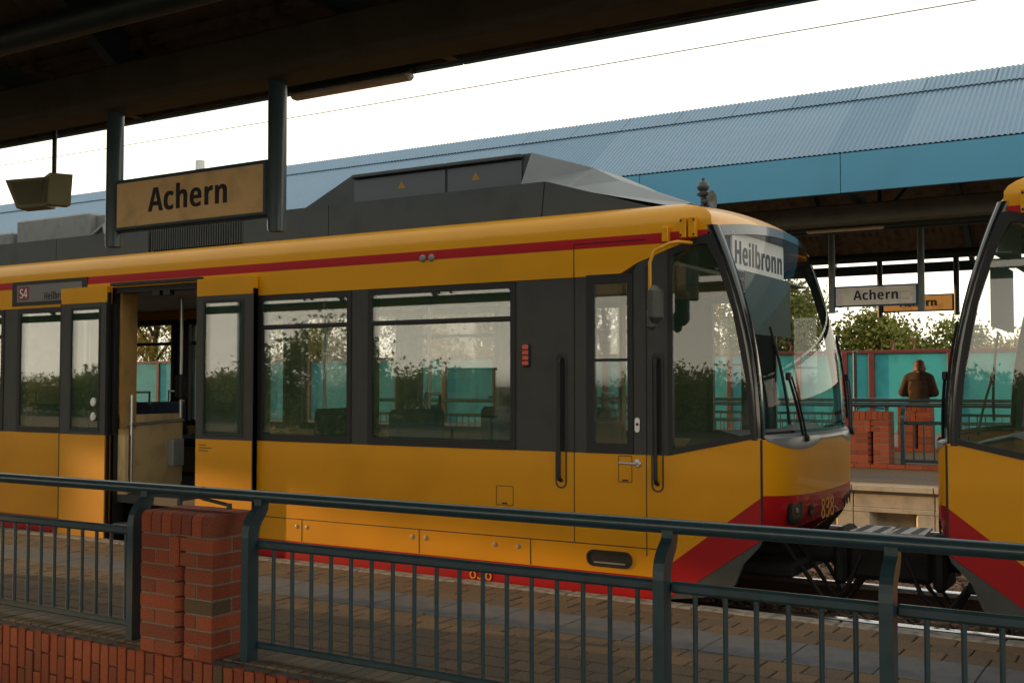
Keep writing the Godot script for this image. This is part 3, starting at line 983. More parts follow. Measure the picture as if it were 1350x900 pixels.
func trees():
	# behind the barrier, seen under the far canopy and through the train
	var A := [
		[-15.6, -38.0, 6.4, 2.6, 1, "yellowing leafy tree rising behind the barrier beside the driver's cab"],
		[-12.6, -39.0, 5.2, 2.3, 0, "green tree behind the barrier below the cream sign"],
		[-9.6, -41.0, 4.2, 2.0, 0, "loose green tree behind the barrier left of the half-hidden sign"],
		[-7.0, -42.0, 3.7, 1.8, 0, "low bushy tree behind the barrier above the standing person"],
		[-4.4, -41.0, 3.3, 1.7, 1, "low yellowish tree behind the barrier right of the person"],
		[-1.2, -40.0, 4.2, 2.0, 0, "green tree behind the barrier seen through the right-hand cab"],
		[-20.0, -40.0, 7.2, 2.8, 0, "green tree behind the barrier seen through the windscreen"],
		[-24.5, -38.0, 7.0, 2.8, 1, "yellow-green tree seen through the driver's side window"],
		[-29.5, -41.0, 8.0, 3.2, 0, "dark tree seen through the large passenger window"],
		[-35.0, -40.0, 8.6, 3.3, 1, "yellowing tree seen through the passenger window next to the door"],
		[-41.0, -39.0, 8.4, 3.3, 0, "tall tree seen through the open doorway"],
		[-47.0, -40.0, 8.8, 3.4, 1, "golden tree seen through the leftmost windows"],
		[-54.0, -41.0, 8.8, 3.4, 0, "tall green tree beyond the barrier at the far left"],
	]
	var tones := [Color(0.20, 0.21, 0.035), Color(0.36, 0.28, 0.03)]
	for i in A.size():
		var a: Array = A[i]
		tree(Vector3(a[0], -1.3, a[1]), a[2] + 1.3, a[3], 1050, tones[a[4]], a[5], "trees beyond the noise barrier", 200 + i * 7)
	# camera's side: trees mirrored in the windows, and three added to block the sun
	var B := [
		[-23.6, 12.0, 4.6, 2.5, 700, "round tree mirrored in the two passenger windows"],
		[-42.0, 7.5, 8.0, 3.3, 900, "tall tree added far to the left to block the low sun"],
		[-46.0, 4.6, 8.0, 3.3, 1100, "broad tall tree added at the far left to block the low sun"],
		[-51.0, 6.6, 8.5, 3.5, 1100, "tall tree added farthest left to block the low sun"],
	]
	for i in B.size():
		var a: Array = B[i]
		tree(Vector3(a[0], -1.3, a[1]), a[2], a[3], a[4], tones[0], a[5], "trees on the camera's side", 400 + i * 5)
	for i in 16:
		var x := -100.0 + i * 6.2
		var hh: float = [2.9, 3.3, 2.7, 3.7, 3.0, 2.8, 3.4, 2.9][i % 8]
		tree(Vector3(x, -1.3, 52.0 + 5.0 * sin(i * 1.9)), hh, 3.6, 420, tones[0] * 0.8, "low tree of the distant row mirrored in the train's windows", "distant row of low trees", 500 + i * 3, 0.3, 0.45)

# ---------------------------------------------------------------- trains
const BULGE := 0.14
func dp(y: float) -> float: return 0.02 + 0.137 * pow(maxf(y - 1.18, 0.0), 2.0)
func across(w: float) -> float: return 1.0 - pow(absf((w - 1.325) / 1.325), 2.0)
func dfront(w: float, y: float) -> float: return dp(y) - BULGE * across(w)
func ytop(w: float) -> float:
	var s := (w - 1.325) / 1.325
	return 2.70 + 0.1 * (1.0 - s * s)
const CORNICE := [[2.68, 0.006], [2.74, 0.009], [2.775, 0.017], [2.81, 0.031], [2.84, 0.052], [2.865, 0.08], [2.885, 0.114], [2.90, 0.152], [2.912, 0.2], [2.92, 0.27]]
func yroof(w: float) -> float:
	var a := minf(w, 2.65 - w)
	if a <= 0.006: return 2.68
	for i in CORNICE.size() - 1:
		if a <= CORNICE[i + 1][1]:
			return lerpf(CORNICE[i][0], CORNICE[i + 1][0], (a - CORNICE[i][1]) / (CORNICE[i + 1][1] - CORNICE[i][1]))
	var s := (a - 0.27) / 1.055
	return 2.922 + 0.09 * (1.0 - (1.0 - s) * (1.0 - s))

func v2(a: Array) -> Array:
	var o := []
	for i in range(0, a.size(), 2): o.append(Vector2(a[i], a[i + 1]))
	return o

func rect(d0: float, d1: float, y0: float, y1: float) -> Array:
	return v2([d0, y0, d1, y0, d1, y1, d0, y1])

func rounded(d0: float, d1: float, y0: float, y1: float, r: float, n := 5) -> Array:
	var o := []
	for c in [[d1 - r, y0 + r, -PI / 2], [d1 - r, y1 - r, 0.0], [d0 + r, y1 - r, PI / 2], [d0 + r, y0 + r, PI]]:
		for k in n + 1:
			var a: float = c[2] + PI / 2 * k / n
			o.append(Vector2(c[0] + r * cos(a), c[1] + r * sin(a)))
	return o

func ring(b: MB, outer: Array, inner: Array, w0: float, w1: float):
	# a flat frame between two outlines of equal count, w0 being its outer side
	var n := outer.size()
	var cen := Vector2.ZERO
	for p in outer: cen += p / n
	for i in n:
		var o0: Vector2 = outer[i]; var o1: Vector2 = outer[(i + 1) % n]; var i0: Vector2 = inner[i]; var i1: Vector2 = inner[(i + 1) % n]
		b.quad(Vector3(o0.x, o0.y, w0), Vector3(o1.x, o1.y, w0), Vector3(i1.x, i1.y, w0), Vector3(i0.x, i0.y, w0), Vector3(0, 0, w0 - w1))
		b.quad(Vector3(o0.x, o0.y, w1), Vector3(o1.x, o1.y, w1), Vector3(i1.x, i1.y, w1), Vector3(i0.x, i0.y, w1), Vector3(0, 0, w1 - w0))
		var om := (o0 + o1) / 2 - cen; var im := cen - (i0 + i1) / 2
		b.quad(Vector3(o0.x, o0.y, w0), Vector3(o1.x, o1.y, w0), Vector3(o1.x, o1.y, w1), Vector3(o0.x, o0.y, w1), Vector3(om.x, om.y, 0))
		b.quad(Vector3(i0.x, i0.y, w0), Vector3(i1.x, i1.y, w0), Vector3(i1.x, i1.y, w1), Vector3(i0.x, i0.y, w1), Vector3(im.x, im.y, 0))

func shape(t: Node, called: String, m: String, pts: Array, w0: float, w1: float) -> MeshInstance3D:
	var b := mb()
	b.prism(pts, w0, w1)
	return put(b, called, m, t)

func window(t: Node, d0: float, d1: float, y0: float, y1: float, transom := 0.0, w0 := -0.004):
	var b := mb()
	ring(b, rounded(d0, d1, y0, y1, 0.02), rounded(d0 + 0.05, d1 - 0.05, y0 + 0.06, y1 - 0.055, 0.03), w0, 0.05)
	var f := put(b, "window", "rubber", t)
	if transom > 0.0:
		for g in [0.006, 0.03]:
			shape(f, "glass", "pane", rect(d0 + 0.04, d1 - 0.04, y0 + 0.05, transom), g, g + 0.008)
			shape(f, "vent_glass", "pane", rect(d0 + 0.04, d1 - 0.04, transom + 0.03, y1 - 0.045), g - 0.006, g + 0.002)
		b = mb()
		b.box(Vector3((d0 + d1) / 2, transom + 0.015, 0.012), Vector3(d1 - d0 - 0.09, 0.042, 0.036), 0.006)
		put(b, "transom", "rubber", f)
		b = mb()
		for k in [0.42, 0.5]: b.box(Vector3(lerpf(d0, d1, k), y1 - 0.062, 0.006), Vector3(0.02, 0.018, 0.02))
		put(b, "catch", "rubber", f)
	else:
		for g in [0.006, 0.03]: shape(f, "glass", "pane", rect(d0 + 0.04, d1 - 0.04, y0 + 0.05, y1 - 0.045), g, g + 0.008)
	# inner reveal, seen from within and through the glass
	b = mb()
	ring(b, rect(d0 - 0.01, d1 + 0.01, y0 - 0.01, y1 + 0.01), rect(d0 + 0.045, d1 - 0.045, y0 + 0.05, y1 - 0.05), 0.052, 0.11)
	put(b, "reveal", "band", f)

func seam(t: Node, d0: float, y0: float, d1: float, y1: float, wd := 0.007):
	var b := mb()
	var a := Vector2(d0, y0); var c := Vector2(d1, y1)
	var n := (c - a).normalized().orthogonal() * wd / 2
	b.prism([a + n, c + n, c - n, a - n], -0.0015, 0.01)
	put(b, "panel_joint", "rubber", t)  # dark strip laid on in place of a shaded groove

func door_leaf(t: Node, d0: float, d1: float, g0: float, g1: float, w: float, buttons: bool):
	var l := Node3D.new(); l.name = "door_leaf"; t.add_child(l, true)
	shape(l, "lower_panel", "yellow", rect(d0, d1, -0.02, 1.04), w, w + 0.05)
	shape(l, "upper_panel", "yellow", rect(d0, d1, 2.40, 2.565), w, w + 0.05)
	var b := mb()
	ring(b, rect(d0, d1, 1.042, 2.398), rect(g0, g1, 1.075, 2.35), w, w + 0.05)
	put(b, "window_stile", "band", l)
	b = mb()
	ring(b, rect(g0 - 0.002, g1 + 0.002, 1.07, 2.355), rect(g0 + 0.02, g1 - 0.02, 1.095, 2.33), w - 0.004, w + 0.03)
	put(b, "seal", "rubber", l)
	for g in [0.004, 0.028]: shape(l, "glass", "pane", rect(g0 + 0.015, g1 - 0.015, 1.09, 2.335), w + g, w + g + 0.008)
	b = mb(); b.box(Vector3(d0 + 0.006 if not buttons else d1 - 0.006, 1.25, w + 0.025), Vector3(0.012, 2.4, 0.054))  # outer dark strip stands in for the shadow gap beside the leaf
	b.box(Vector3(d1 + 0.008 if not buttons else d0 - 0.008, 1.25, w + 0.03), Vector3(0.02, 2.5, 0.035))
	put(b, "edge_rubber_and_gap_shade", "rubber", l)
	if buttons:
		for y in [1.375, 1.225]:
			b = mb()
			b.lathe(Vector3(d0 + 0.17, y, w + 0.002), Vector3(0, 0, -1), [Vector2(0.0, 0.02), Vector2(0.038, 0.02), Vector2(0.047, 0.012), Vector2(0.047, 0)], 18)
			var o := put(b, "door_button", "steel", l)
			b = mb()
			b.lathe(Vector3(d0 + 0.17, y, w - 0.018), Vector3(0, 0, -1), [Vector2(0.0, 0.006), Vector2(0.024, 0.006), Vector2(0.028, 0.0)], 14)
			put(b, "button_cap", "sign_white", o)

func grab_handle(t: Node, d: float, y0: float, y1: float):
	var b := mb()
	ring(b, rounded(d - 0.05, d + 0.05, y0 - 0.06, y1 + 0.06, 0.049, 6), rounded(d - 0.038, d + 0.038, y0 - 0.048, y1 + 0.048, 0.037, 6), -0.004, 0.002)
	var h := put(b, "grab_handle", "band", t)
	b = mb()
	b.tube([Vector3(d, y0, 0.0), Vector3(d, y0 + 0.01, -0.03), Vector3(d, y0 + 0.04, -0.04), Vector3(d, y1 - 0.04, -0.04), Vector3(d, y1 - 0.01, -0.03), Vector3(d, y1, 0.0)], 0.016, 10)
	put(b, "bar", "rubber", h)
	b = mb()
	b.prism(rounded(d - 0.03, d + 0.03, maxf(y0 - 0.03, 1.05), y1 + 0.03, 0.028), -0.002, 0.0)
	put(b, "recess_back", "rubber", h)

func seat_row(t: Node, d: float, w0: float, face: float):
	var s := Node3D.new(); s.name = "seat"; t.add_child(s, true)
	var b := mb(); b.box(Vector3(d + face * 0.2, 0.87, w0 + 0.42), Vector3(0.42, 0.1, 0.84), 0.03)
	put(b, "cushion", "seat", s)
	b = mb(); b.box(Vector3(d, 1.09, w0 + 0.42), Vector3(0.08, 0.5, 0.84), 0.035)
	put(b, "backrest", "seat", s)
	b = mb(); b.tube([Vector3(d, 1.3, w0 + 0.8), Vector3(d, 1.47, w0 + 0.8), Vector3(d, 1.47, w0 + 0.55), Vector3(d, 1.3, w0 + 0.55)], 0.014, 8)
	put(b, "grip", "steel", s)

var tr_far := false
func train_side(t: Node, dmax: float, near: bool, lead: bool):
	var door: bool = near and dmax > 7.0
	# lower body
	if door:
		shape(t, "lower_panel", "yellow", v2([5.55, 0.15, 0.83, 0.15, 0.0, 0.775, 0.0, 1.18, 0.03, 1.185, 0.70, 1.04, 5.55, 1.04]), 0.0, 0.04)
		shape(t, "lower_panel", "yellow", rect(6.81, dmax, 0.15, 1.04), 0.0, 0.04)
		shape(t, "red_skirt", "red", v2([5.55, -0.05, 5.55, 0.149, 0.831, 0.149, 0.0, 0.774, 0.0, 0.48, 0.505, 0.13, 0.72, 0.0, 0.86, -0.05]), 0.0, 0.04)
		shape(t, "red_skirt", "red", rect(6.81, dmax, -0.05, 0.149), 0.0, 0.04)
	else:
		shape(t, "lower_panel", "yellow", v2([dmax, 0.15, 0.83, 0.15, 0.0, 0.775, 0.0, 1.18, 0.03, 1.185, 0.70, 1.04, dmax, 1.04]), 0.0, 0.04)
		shape(t, "red_skirt", "red", v2([dmax, -0.05, dmax, 0.149, 0.831, 0.149, 0.0, 0.774, 0.0, 0.48, 0.505, 0.13, 0.72, 0.0, 0.86, -0.05]), 0.0, 0.04)
	shape(t, "grey_skirt_corner", "roof_grey", v2([0.722, 0.0, 0.506, 0.128, 0.0, 0.476, 0.02, 0.43, 0.14, 0.30, 0.2, 0.15, 0.3, 0.07, 0.5, 0.03]), 0.002, 0.04)
	# dark window band: the pillars between the windows
	var wins := [[2.005, 3.505, true], [3.69, 4.79, true], [4.95, 6.2, true], [7.2, 8.42, false], [8.66, 10.2, true]] if near else [[2.005, 3.505, true], [3.69, 4.79, true], [5.0, 5.6, false], [5.7, 6.5, false], [6.7, 8.42, true], [8.66, 10.2, true]]
	var edge := 1.37
	for w in wins:
		if door and w[0] > 4.8 and w[0] < 6.9: continue
		if w[1] > dmax - 0.1: break
		if door and w[0] > 6.9 and edge < 5.0:
			shape(t, "window_pillar", "band", rect(edge, 5.55, 1.042, 2.383), 0.003, 0.05)
			edge = 6.81
		shape(t, "window_pillar", "band", rect(edge, w[0], 1.042, 2.383), 0.003, 0.05)
		window(t, w[0], w[1], 1.042, 2.383, 2.07 if w[2] else 0.0)
		edge = w[1]
	shape(t, "window_pillar", "band", rect(edge, dmax, 1.042, 2.383), 0.003, 0.05)
	shape(t, "window_pillar", "band", v2([0.98, 1.042, 0.98, 2.40, 0.94, 2.47, 0.70, 2.55, 0.70, 1.042]), 0.003, 0.05)
	# cab door: narrow window in a black frame
	var b := mb()
	ring(b, rect(0.98, 1.37, 1.042, 2.395), rect(1.025, 1.305, 1.115, 2.325), -0.006, 0.05)
	var cw := put(b, "cab_door_window", "rubber", t)
	shape(cw, "glass", "pane", rect(1.015, 1.315, 1.105, 2.335), 0.004, 0.012)
	b = mb(); b.box(Vector3(1.165, 1.745, 0.0), Vector3(0.29, 0.022, 0.02))
	put(b, "glazing_bar", "rubber", cw)
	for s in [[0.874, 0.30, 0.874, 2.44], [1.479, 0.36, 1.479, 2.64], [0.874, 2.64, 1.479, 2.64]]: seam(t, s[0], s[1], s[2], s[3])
	# cab side window
	var o1 := v2([0.70, 1.042, 0.36, 1.113, 0.02, 1.186, 0.045, 1.6, 0.13, 2.08, 0.235, 2.42, 0.33, 2.64, 0.40, 2.648, 0.55, 2.60, 0.70, 2.55])
	var i1 := v2([0.665, 1.09, 0.36, 1.152, 0.075, 1.215, 0.108, 1.6, 0.2, 2.08, 0.31, 2.42, 0.395, 2.575, 0.43, 2.582, 0.55, 2.545, 0.665, 2.505])
	b = mb(); ring(b, o1, i1, -0.004, 0.045)
	var sw := put(b, "cab_side_window", "rubber", t)
	shape(sw, "glass", "pane", v2([0.675, 1.08, 0.36, 1.142, 0.065, 1.205, 0.098, 1.6, 0.19, 2.08, 0.30, 2.42, 0.39, 2.585, 0.43, 2.592, 0.55, 2.555, 0.675, 2.515]), 0.006, 0.013)
	# upper body
	if door:
		shape(t, "upper_panel", "yellow", v2([1.10, 2.385, 0.94, 2.47, 0.70, 2.553, 0.555, 2.60, 5.55, 2.60, 5.55, 2.385]), 0.0, 0.05)
		shape(t, "upper_panel", "yellow", rect(5.55, 6.81, 2.545, 2.60), 0.0, 0.05)
		shape(t, "upper_panel", "yellow", rect(6.81, dmax, 2.385, 2.60), 0.0, 0.05)
	else:
		shape(t, "upper_panel", "yellow", v2([1.10, 2.385, 0.94, 2.47, 0.70, 2.553, 0.555, 2.60, dmax, 2.60, dmax, 2.385]), 0.0, 0.05)
	var rows := []
	for q in [[2.601, 0.0], [2.64, 0.001], [2.68, 0.006]]:
		rows.append([Vector3(0.40 if q[0] < 2.65 else 0.355, q[0], q[1]), Vector3(1.2, q[0], q[1]), Vector3(dmax, q[0], q[1])])
	b = mb(); b.grid(rows, Vector3(0, 0, -1)); put(b, "red_stripe", "red", t)
	rows = []
	for q in CORNICE:
		rows.append([Vector3(dp(minf(q[0], 2.71)) + 0.02 + maxf(q[1] - 0.02, 0) * 2.0, q[0], q[1]), Vector3(1.0, q[0], q[1]), Vector3(4.0, q[0], q[1]), Vector3(dmax, q[0], q[1])])
	b = mb(); b.grid(rows, Vector3(0, 0.3, -1)); put(b, "cornice", "yellow", t)
	# A-pillar
	rows = []
	for i in 13:
		var y := lerpf(1.17, 2.712, i / 12.0)
		var d := dp(y)
		rows.append([Vector3(d + 0.05, y, 0.0), Vector3(d + 0.02, y, -0.006), Vector3(d - 0.008, y, 0.004), Vector3(d - 0.024, y, 0.035), Vector3(dfront(0.09, y) - 0.006, y, 0.09), Vector3(dfront(0.115, y) + 0.01, y, 0.115)])
	b = mb(); b.grid(rows, Vector3(-1, 0, -1)); put(b, "windscreen_pillar", "black_gloss", t)
	# roof fairing along the edge
	var cuts := [0.0, 1.875, 4.165, 5.25, 6.6, 8.1, dmax]
	shape(t, "roof_fairing", "roof_grey", v2([0.874, 2.905, 1.868, 3.205, 1.90, 2.915]), 0.25, 0.30)
	for i in range(1, cuts.size() - 1):
		if cuts[i] > dmax - 0.2: break
		var a: float = cuts[i]; var c: float = minf(cuts[i + 1], dmax)
		var hi := 3.205 if i < 3 else 3.165
		if i == 3:
			shape(t, "grille_back", "under", rect(a + 0.01, c - 0.01, 2.92, hi), 0.30, 0.33)
			b = mb()
			var x := a + 0.02
			while x < c - 0.02:
				b.box(Vector3(x, (2.93 + hi) / 2, 0.275), Vector3(0.016, hi - 2.94, 0.03)); x += 0.034
			put(b, "grille_ribs", "roof_grey", t).set_meta("kind", "stuff")
		else:
			shape(t, "roof_fairing", "roof_grey", v2([a + 0.004 + (0.03 if i == 1 else 0.0), 2.915, c - 0.004, 2.915, c - 0.004, hi, a + 0.004, hi]), 0.25, 0.30)
	b = mb()
	b.quad(Vector3(0.874, 2.922, 0.262), Vector3(dmax, 2.922, 0.262), Vector3(dmax, 2.95, 0.45), Vector3(0.874, 2.95, 0.45), Vector3.UP)
	put(b, "roof_ledge", "roof_grey", t)
	# lower hatches
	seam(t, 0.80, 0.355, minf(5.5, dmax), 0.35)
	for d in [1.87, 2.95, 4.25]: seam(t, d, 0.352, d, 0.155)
	for d in [1.98, 2.2, 2.88, 3.02, 4.19, 4.31]:
		if d > dmax: continue
		b = mb()
		b.lathe(Vector3(d, 0.285, 0.0), Vector3(0, 0, -1), [Vector2(0.0, 0.004), Vector2(0.013, 0.004), Vector2(0.02, 0.002), Vector2(0.02, 0.0)], 12)
		put(b, "hatch_lock", "zinc", t)
	b = mb()
	ring(b, rounded(0.99, 1.375, 0.19, 0.315, 0.06), rounded(1.005, 1.36, 0.205, 0.30, 0.047), -0.006, 0.004)
	var st := put(b, "step_recess", "rubber", t)
	shape(st, "recess_back", "under", rounded(1.0, 1.365, 0.2, 0.305, 0.05), -0.002, 0.0)
	b = mb(); b.box(Vector3(1.18, 0.222, -0.004), Vector3(0.26, 0.012, 0.006)); put(b, "tread", "zinc", st)
	ring_frame(t, "fuel_hatch", 2.026, 2.189, 0.6, 0.755)
	grab_handle(t, 0.785, 0.83, 1.745)
	grab_handle(t, 1.593, 0.82, 1.755)
	# lamp, latch, handle
	b = mb(); b.box(Vector3(1.906, 1.79, -0.008), Vector3(0.066, 0.185, 0.02), 0.008)
	var il := put(b, "indicator_lamp", "rubber", t)
	b = mb()
	for k in 4: b.box(Vector3(1.906, 1.79 + (k - 1.5) * 0.042, -0.021), Vector3(0.054, 0.038, 0.014), 0.006)
	put(b, "lens", "amber_lamp", il)
	shape(t, "latch_plate", "steel", rounded(0.925, 0.965, 1.205, 1.315, 0.019), -0.008, 0.002)
	b = mb(); b.lathe(Vector3(0.945, 1.265, -0.008), Vector3(0, 0, -1), [Vector2(0.0, 0.003), Vector2(0.011, 0.003), Vector2(0.012, 0.0)], 10)
	put(b, "keyhole", "rubber", t)
	b = mb()
	b.lathe(Vector3(0.945, 0.975, 0.0), Vector3(0, 0, -1), [Vector2(0.0, 0.012), Vector2(0.022, 0.012), Vector2(0.03, 0.006), Vector2(0.03, 0.0)], 16)
	b.tube([Vector3(0.945, 0.975, -0.01), Vector3(0.955, 0.975, -0.04), Vector3(1.08, 0.975, -0.042)], 0.010, 8)
	put(b, "door_handle", "steel", t)
	ring_frame(t, "handle_recess", 0.99, 1.105, 0.83, 1.03)
	for d in [2.83, 2.92]:
		b = mb(); b.lathe(Vector3(d, 2.617, 0.0), Vector3(0, 0, -1), [Vector2(0.0, 0.02), Vector2(0.022, 0.018), Vector2(0.03, 0.01), Vector2(0.032, 0.0)], 14)
		put(b, "door_signal_lamp", "zinc", t)

func ring_frame(t: Node, called: String, d0: float, d1: float, y0: float, y1: float):
	var b := mb()
	ring(b, rounded(d0, d1, y0, y1, 0.012), rounded(d0 + 0.005, d1 - 0.005, y0 + 0.005, y1 - 0.005, 0.008), -0.0015, 0.004)
	b.box(Vector3((d0 + d1) / 2, y0 + 0.016, -0.001), Vector3(0.05, 0.012, 0.004))
	put(b, called, "rubber", t)  # thin dark outline laid on in place of a shaded gap

func train(label: String, x: float, s: float, dmax: float, lead: bool) -> Node3D:
	var t := thing("light_rail_train", label, "train", "yellow light-rail trains coupled nose to nose")
	tr_on = true; tr_x = x; tr_s = s
	train_side(t, dmax, true, lead)
	tr_far = true
	train_side(t, dmax, false, lead)
	tr_far = false
	var b := mb()
	# ---- front: bumper, cowl, windscreen, cap
	var ws := []
	for i in 41: ws.append(1.325 + 1.325 * sin((i / 40.0 - 0.5) * PI))
	var front := func(w: float, y: float) -> Vector3:
		return Vector3(0.004 - 0.125 * (1.0 - exp(-w / 0.2)) - 0.035 * across(w) + 0.14 * pow(maxf((w - 1.325) / 1.325, 0.0), 3.0) + 0.09 * pow(maxf(0.75 - y, 0.0) / 0.3, 2.0), y, w)
	var split := func(w: float) -> float: return 0.785 - 0.035 * across(w)
	var rows := []
	for k in 7:
		var r := []
		for w in ws: r.append(front.call(w, lerpf(split.call(w), 1.175, k / 6.0)))
		rows.append(r)
	b.grid(rows, Vector3(-1, 0, 0)); put(b, "front_panel", "yellow", t)
	b = mb(); rows = []
	for k in 7:
		var r := []
		for w in ws: r.append(front.call(w, lerpf(0.49 + 0.05 * across(w), split.call(w), k / 6.0)))
		rows.append(r)
	var under := []
	for w in ws: under.append(front.call(w, 0.49 + 0.05 * across(w)) + Vector3(0.12, 0.0, 0.0))
	b.grid(rows, Vector3(-1, 0, 0))
	b.grid([rows[0], under], Vector3(0, -1, 0)); put(b, "red_bumper", "red", t)
	# vertical joints of the front panel and beside the seam
	b = mb()
	for sw in [0.004, 2.646]: b.box(Vector3(-0.001, 0.83, sw), Vector3(0.014, 0.69, 0.012))
	b.box(Vector3(-0.136, 0.86, 1.75), Vector3(0.01, 0.6, 0.006))
	put(b, "panel_joint", "rubber", t)
	b = mb(); rows = [[], [], [], []]
	for i in 25:
		var w := lerpf(0.05, 2.60, i / 24.0)
		var dip := 0.012 + 0.075 * pow(sin(PI * clampf((w - 0.05) / 1.0, 0, 1)), 0.8) if w < 1.05 else 0.03
		if w > 1.6: dip = 0.012 + 0.075 * pow(sin(PI * clampf((2.60 - w) / 1.0, 0, 1)), 0.8)
		rows[0].append(Vector3(dfront(w, 1.2) + 0.004, 1.208, w))
		rows[1].append(front.call(w, 1.188) + Vector3(0.02, 0, 0))
		rows[2].append(front.call(w, 1.180) + Vector3(-0.004, 0, 0))
		rows[3].append(front.call(w, 1.176 - dip) + Vector3(-0.004, 0, 0))
	b.grid(rows, Vector3(-1, 0.5, 0)); put(b, "cowl", "cowl", t)
	# windscreen
	b = mb(); rows = []
	for k in 15:
		var r := []
		for i in 25:
			var w := lerpf(0.10, 2.55, i / 24.0)
			var y := lerpf(1.195, ytop(w) - 0.012, k / 14.0)
			r.append(Vector3(dfront(w, y), y, w))
		rows.append(r)
	b.grid(rows, Vector3(-1, 0.2, 0)); var scr := put(b, "windscreen", "screen_pane", t)
	b = mb()
	for e in [[1.188, 1.225, false], [-0.075, 0.004, true]]:
		rows = []
		for k in 2:
			var r := []
			for i in 25:
				var w := lerpf(0.08, 2.57, i / 24.0)
				var y: float = (ytop(w) if e[2] else 0.0) + e[k]
				r.append(Vector3(dfront(w, y) - 0.003, y, w))
			rows.append(r)
		b.grid(rows, Vector3(-1, 0, 0))
	put(b, "windscreen_surround", "black_gloss", scr)
	# yellow cap over the windscreen
	b = mb(); rows = []
	for k in 9:
		var q := k / 8.0
		var r := []
		for i in 33:
			var w := 1.325 + 1.305 * sin((i / 32.0 - 0.5) * PI)
			var p0 := Vector2(dfront(w, ytop(w)), ytop(w)); var yr := yroof(w)
			var p1 := Vector2(p0.x + 0.10 + 0.2 * across(w), yr); var p2 := Vector2(1.0, yr)
			var a := p0.lerp(p1, q).lerp(p1.lerp(p2, q), q)
			r.append(Vector3(a.x, a.y + 0.002, w))
		rows.append(r)
	b.grid(rows, Vector3(-0.3, 1, 0)); put(b, "front_cap", "yellow", t)
	# roof
	b = mb(); rows = []
	for d in [0.98, dmax]:
		var r := []
		for i in 13: 
			var w := lerpf(0.27, 2.38, i / 12.0)
			r.append(Vector3(d, yroof(w) - 0.002, w))
		rows.append(r)
	b.grid(rows, Vector3.UP); put(b, "roof", "roof_top", t)
	# hood and upper box
	b = mb()
	var sec := [[2.10, 0.45, 3.497, 0.27, 3.207], [1.65, 0.72, 3.365, 0.27, 3.14], [1.45, 0.8, 3.255, 0.27, 3.08], [0.80, 0.75, 3.0, 0.33, 2.925]]
	rows = []
	for q in sec: rows.append([Vector3(q[0], q[4], q[3]), Vector3(q[0], q[2], q[1]), Vector3(q[0], q[2] + 0.012, 1.325), Vector3(q[0], q[2], 2.65 - q[1]), Vector3(q[0], q[4], 2.65 - q[3])])
	b.grid(rows, Vector3(-0.4, 1, 0), true)
	b.prism([Vector2(0.27, 3.0), Vector2(0.27, 3.207), Vector2(0.45, 3.497), Vector2(2.2, 3.497), Vector2(2.38, 3.207), Vector2(2.38, 3.0)], 2.10, 2.11, 0)
	put(b, "roof_hood", "roof_top", t)
	for far in [false, true]:
		tr_far = far
		shape(t, "roof_box_side", "roof_grey", v2([2.10, 3.2, 2.10, 3.497, 4.05, 3.497, 4.72, 3.2]), 0.452, 0.49)
		for q in [[2.20, 2.955], [2.985, 4.01]]:
			var p := shape(t, "cover_panel", "roof_top_grey", rect(q[0], q[1], 3.225, 3.445), 0.438, 0.451)
			b = mb(); b.box(Vector3((q[0] + q[1]) / 2, 3.478, 0.43), Vector3(q[1] - q[0] + 0.02, 0.034, 0.05), 0.006)
			put(b, "drip_edge", "roof_grey", p)
			b = mb()
			var dm: float = 2.66 if q[0] < 2.5 else 3.46
			b.prism([Vector2(dm - 0.045, 3.318), Vector2(dm + 0.045, 3.318), Vector2(dm, 3.39)], 0.436, 0.438)
			put(b, "warning_mark", "warning", p)
	tr_far = false
	b = mb()
	b.prism([Vector2(0.49, 3.45), Vector2(0.49, 3.49), Vector2(2.16, 3.49), Vector2(2.16, 3.45)], 2.10, 4.05, 0)
	put(b, "roof_box_lid", "roof_grey", t)
	if dmax > 7.0:
		b = mb(); b.box(Vector3(8.45, 3.3, 0.75), Vector3(1.3, 0.32, 0.6), 0.02); put(b, "roof_equipment_box", "zinc", t)
		b = mb(); b.box(Vector3(7.72, 3.3, 0.8), Vector3(0.25, 0.3, 0.5), 0.02)
		b.tube([Vector3(7.8, 3.2, 0.5), Vector3(7.6, 3.3, 0.5), Vector3(7.55, 3.1, 0.5)], 0.03, 8)
		put(b, "roof_duct", "zinc", t)
		b = mb(); b.box(Vector3(9.5, 3.25, 0.7), Vector3(0.5, 0.2, 0.4), 0.02); b.lathe(Vector3(9.3, 3.1, 0.55), Vector3.UP, [Vector2(0.05, 0), Vector2(0.05, 0.2), Vector2(0.02, 0.24), Vector2(0, 0.25)], 10)
		put(b, "roof_resistor", "zinc", t)
		b = mb(); b.tube([Vector3(6.93, 3.4, 1.3), Vector3(6.93, 4.08, 1.3)], 0.055, 12); b.box(Vector3(6.93, 3.2, 1.3), Vector3(0.3, 0.4, 0.3))
		put(b, "roof_insulator", "sign_white", t)
	b = mb()
	b.lathe(Vector3(0.914, 3.0, 1.33), Vector3.UP, [Vector2(0.022, 0), Vector2(0.022, 0.14), Vector2(0.05, 0.15), Vector2(0.055, 0.17), Vector2(0.03, 0.19), Vector2(0.05, 0.205), Vector2(0.055, 0.225), Vector2(0.04, 0.26), Vector2(0.014, 0.275), Vector2(0.014, 0.30), Vector2(0.0, 0.305)], 14)
	put(b, "aerial", "mirror_back", t)
	b = mb()
	b.lathe(Vector3(0.87, 3.1, 1.33), Vector3(-1, 0, -0.1), [Vector2(0.0, -0.05), Vector2(0.03, -0.05), Vector2(0.035, 0.0), Vector2(0.085, 0.03), Vector2(0.09, 0.04), Vector2(0.05, 0.035), Vector2(0.0, 0.02)], 16)
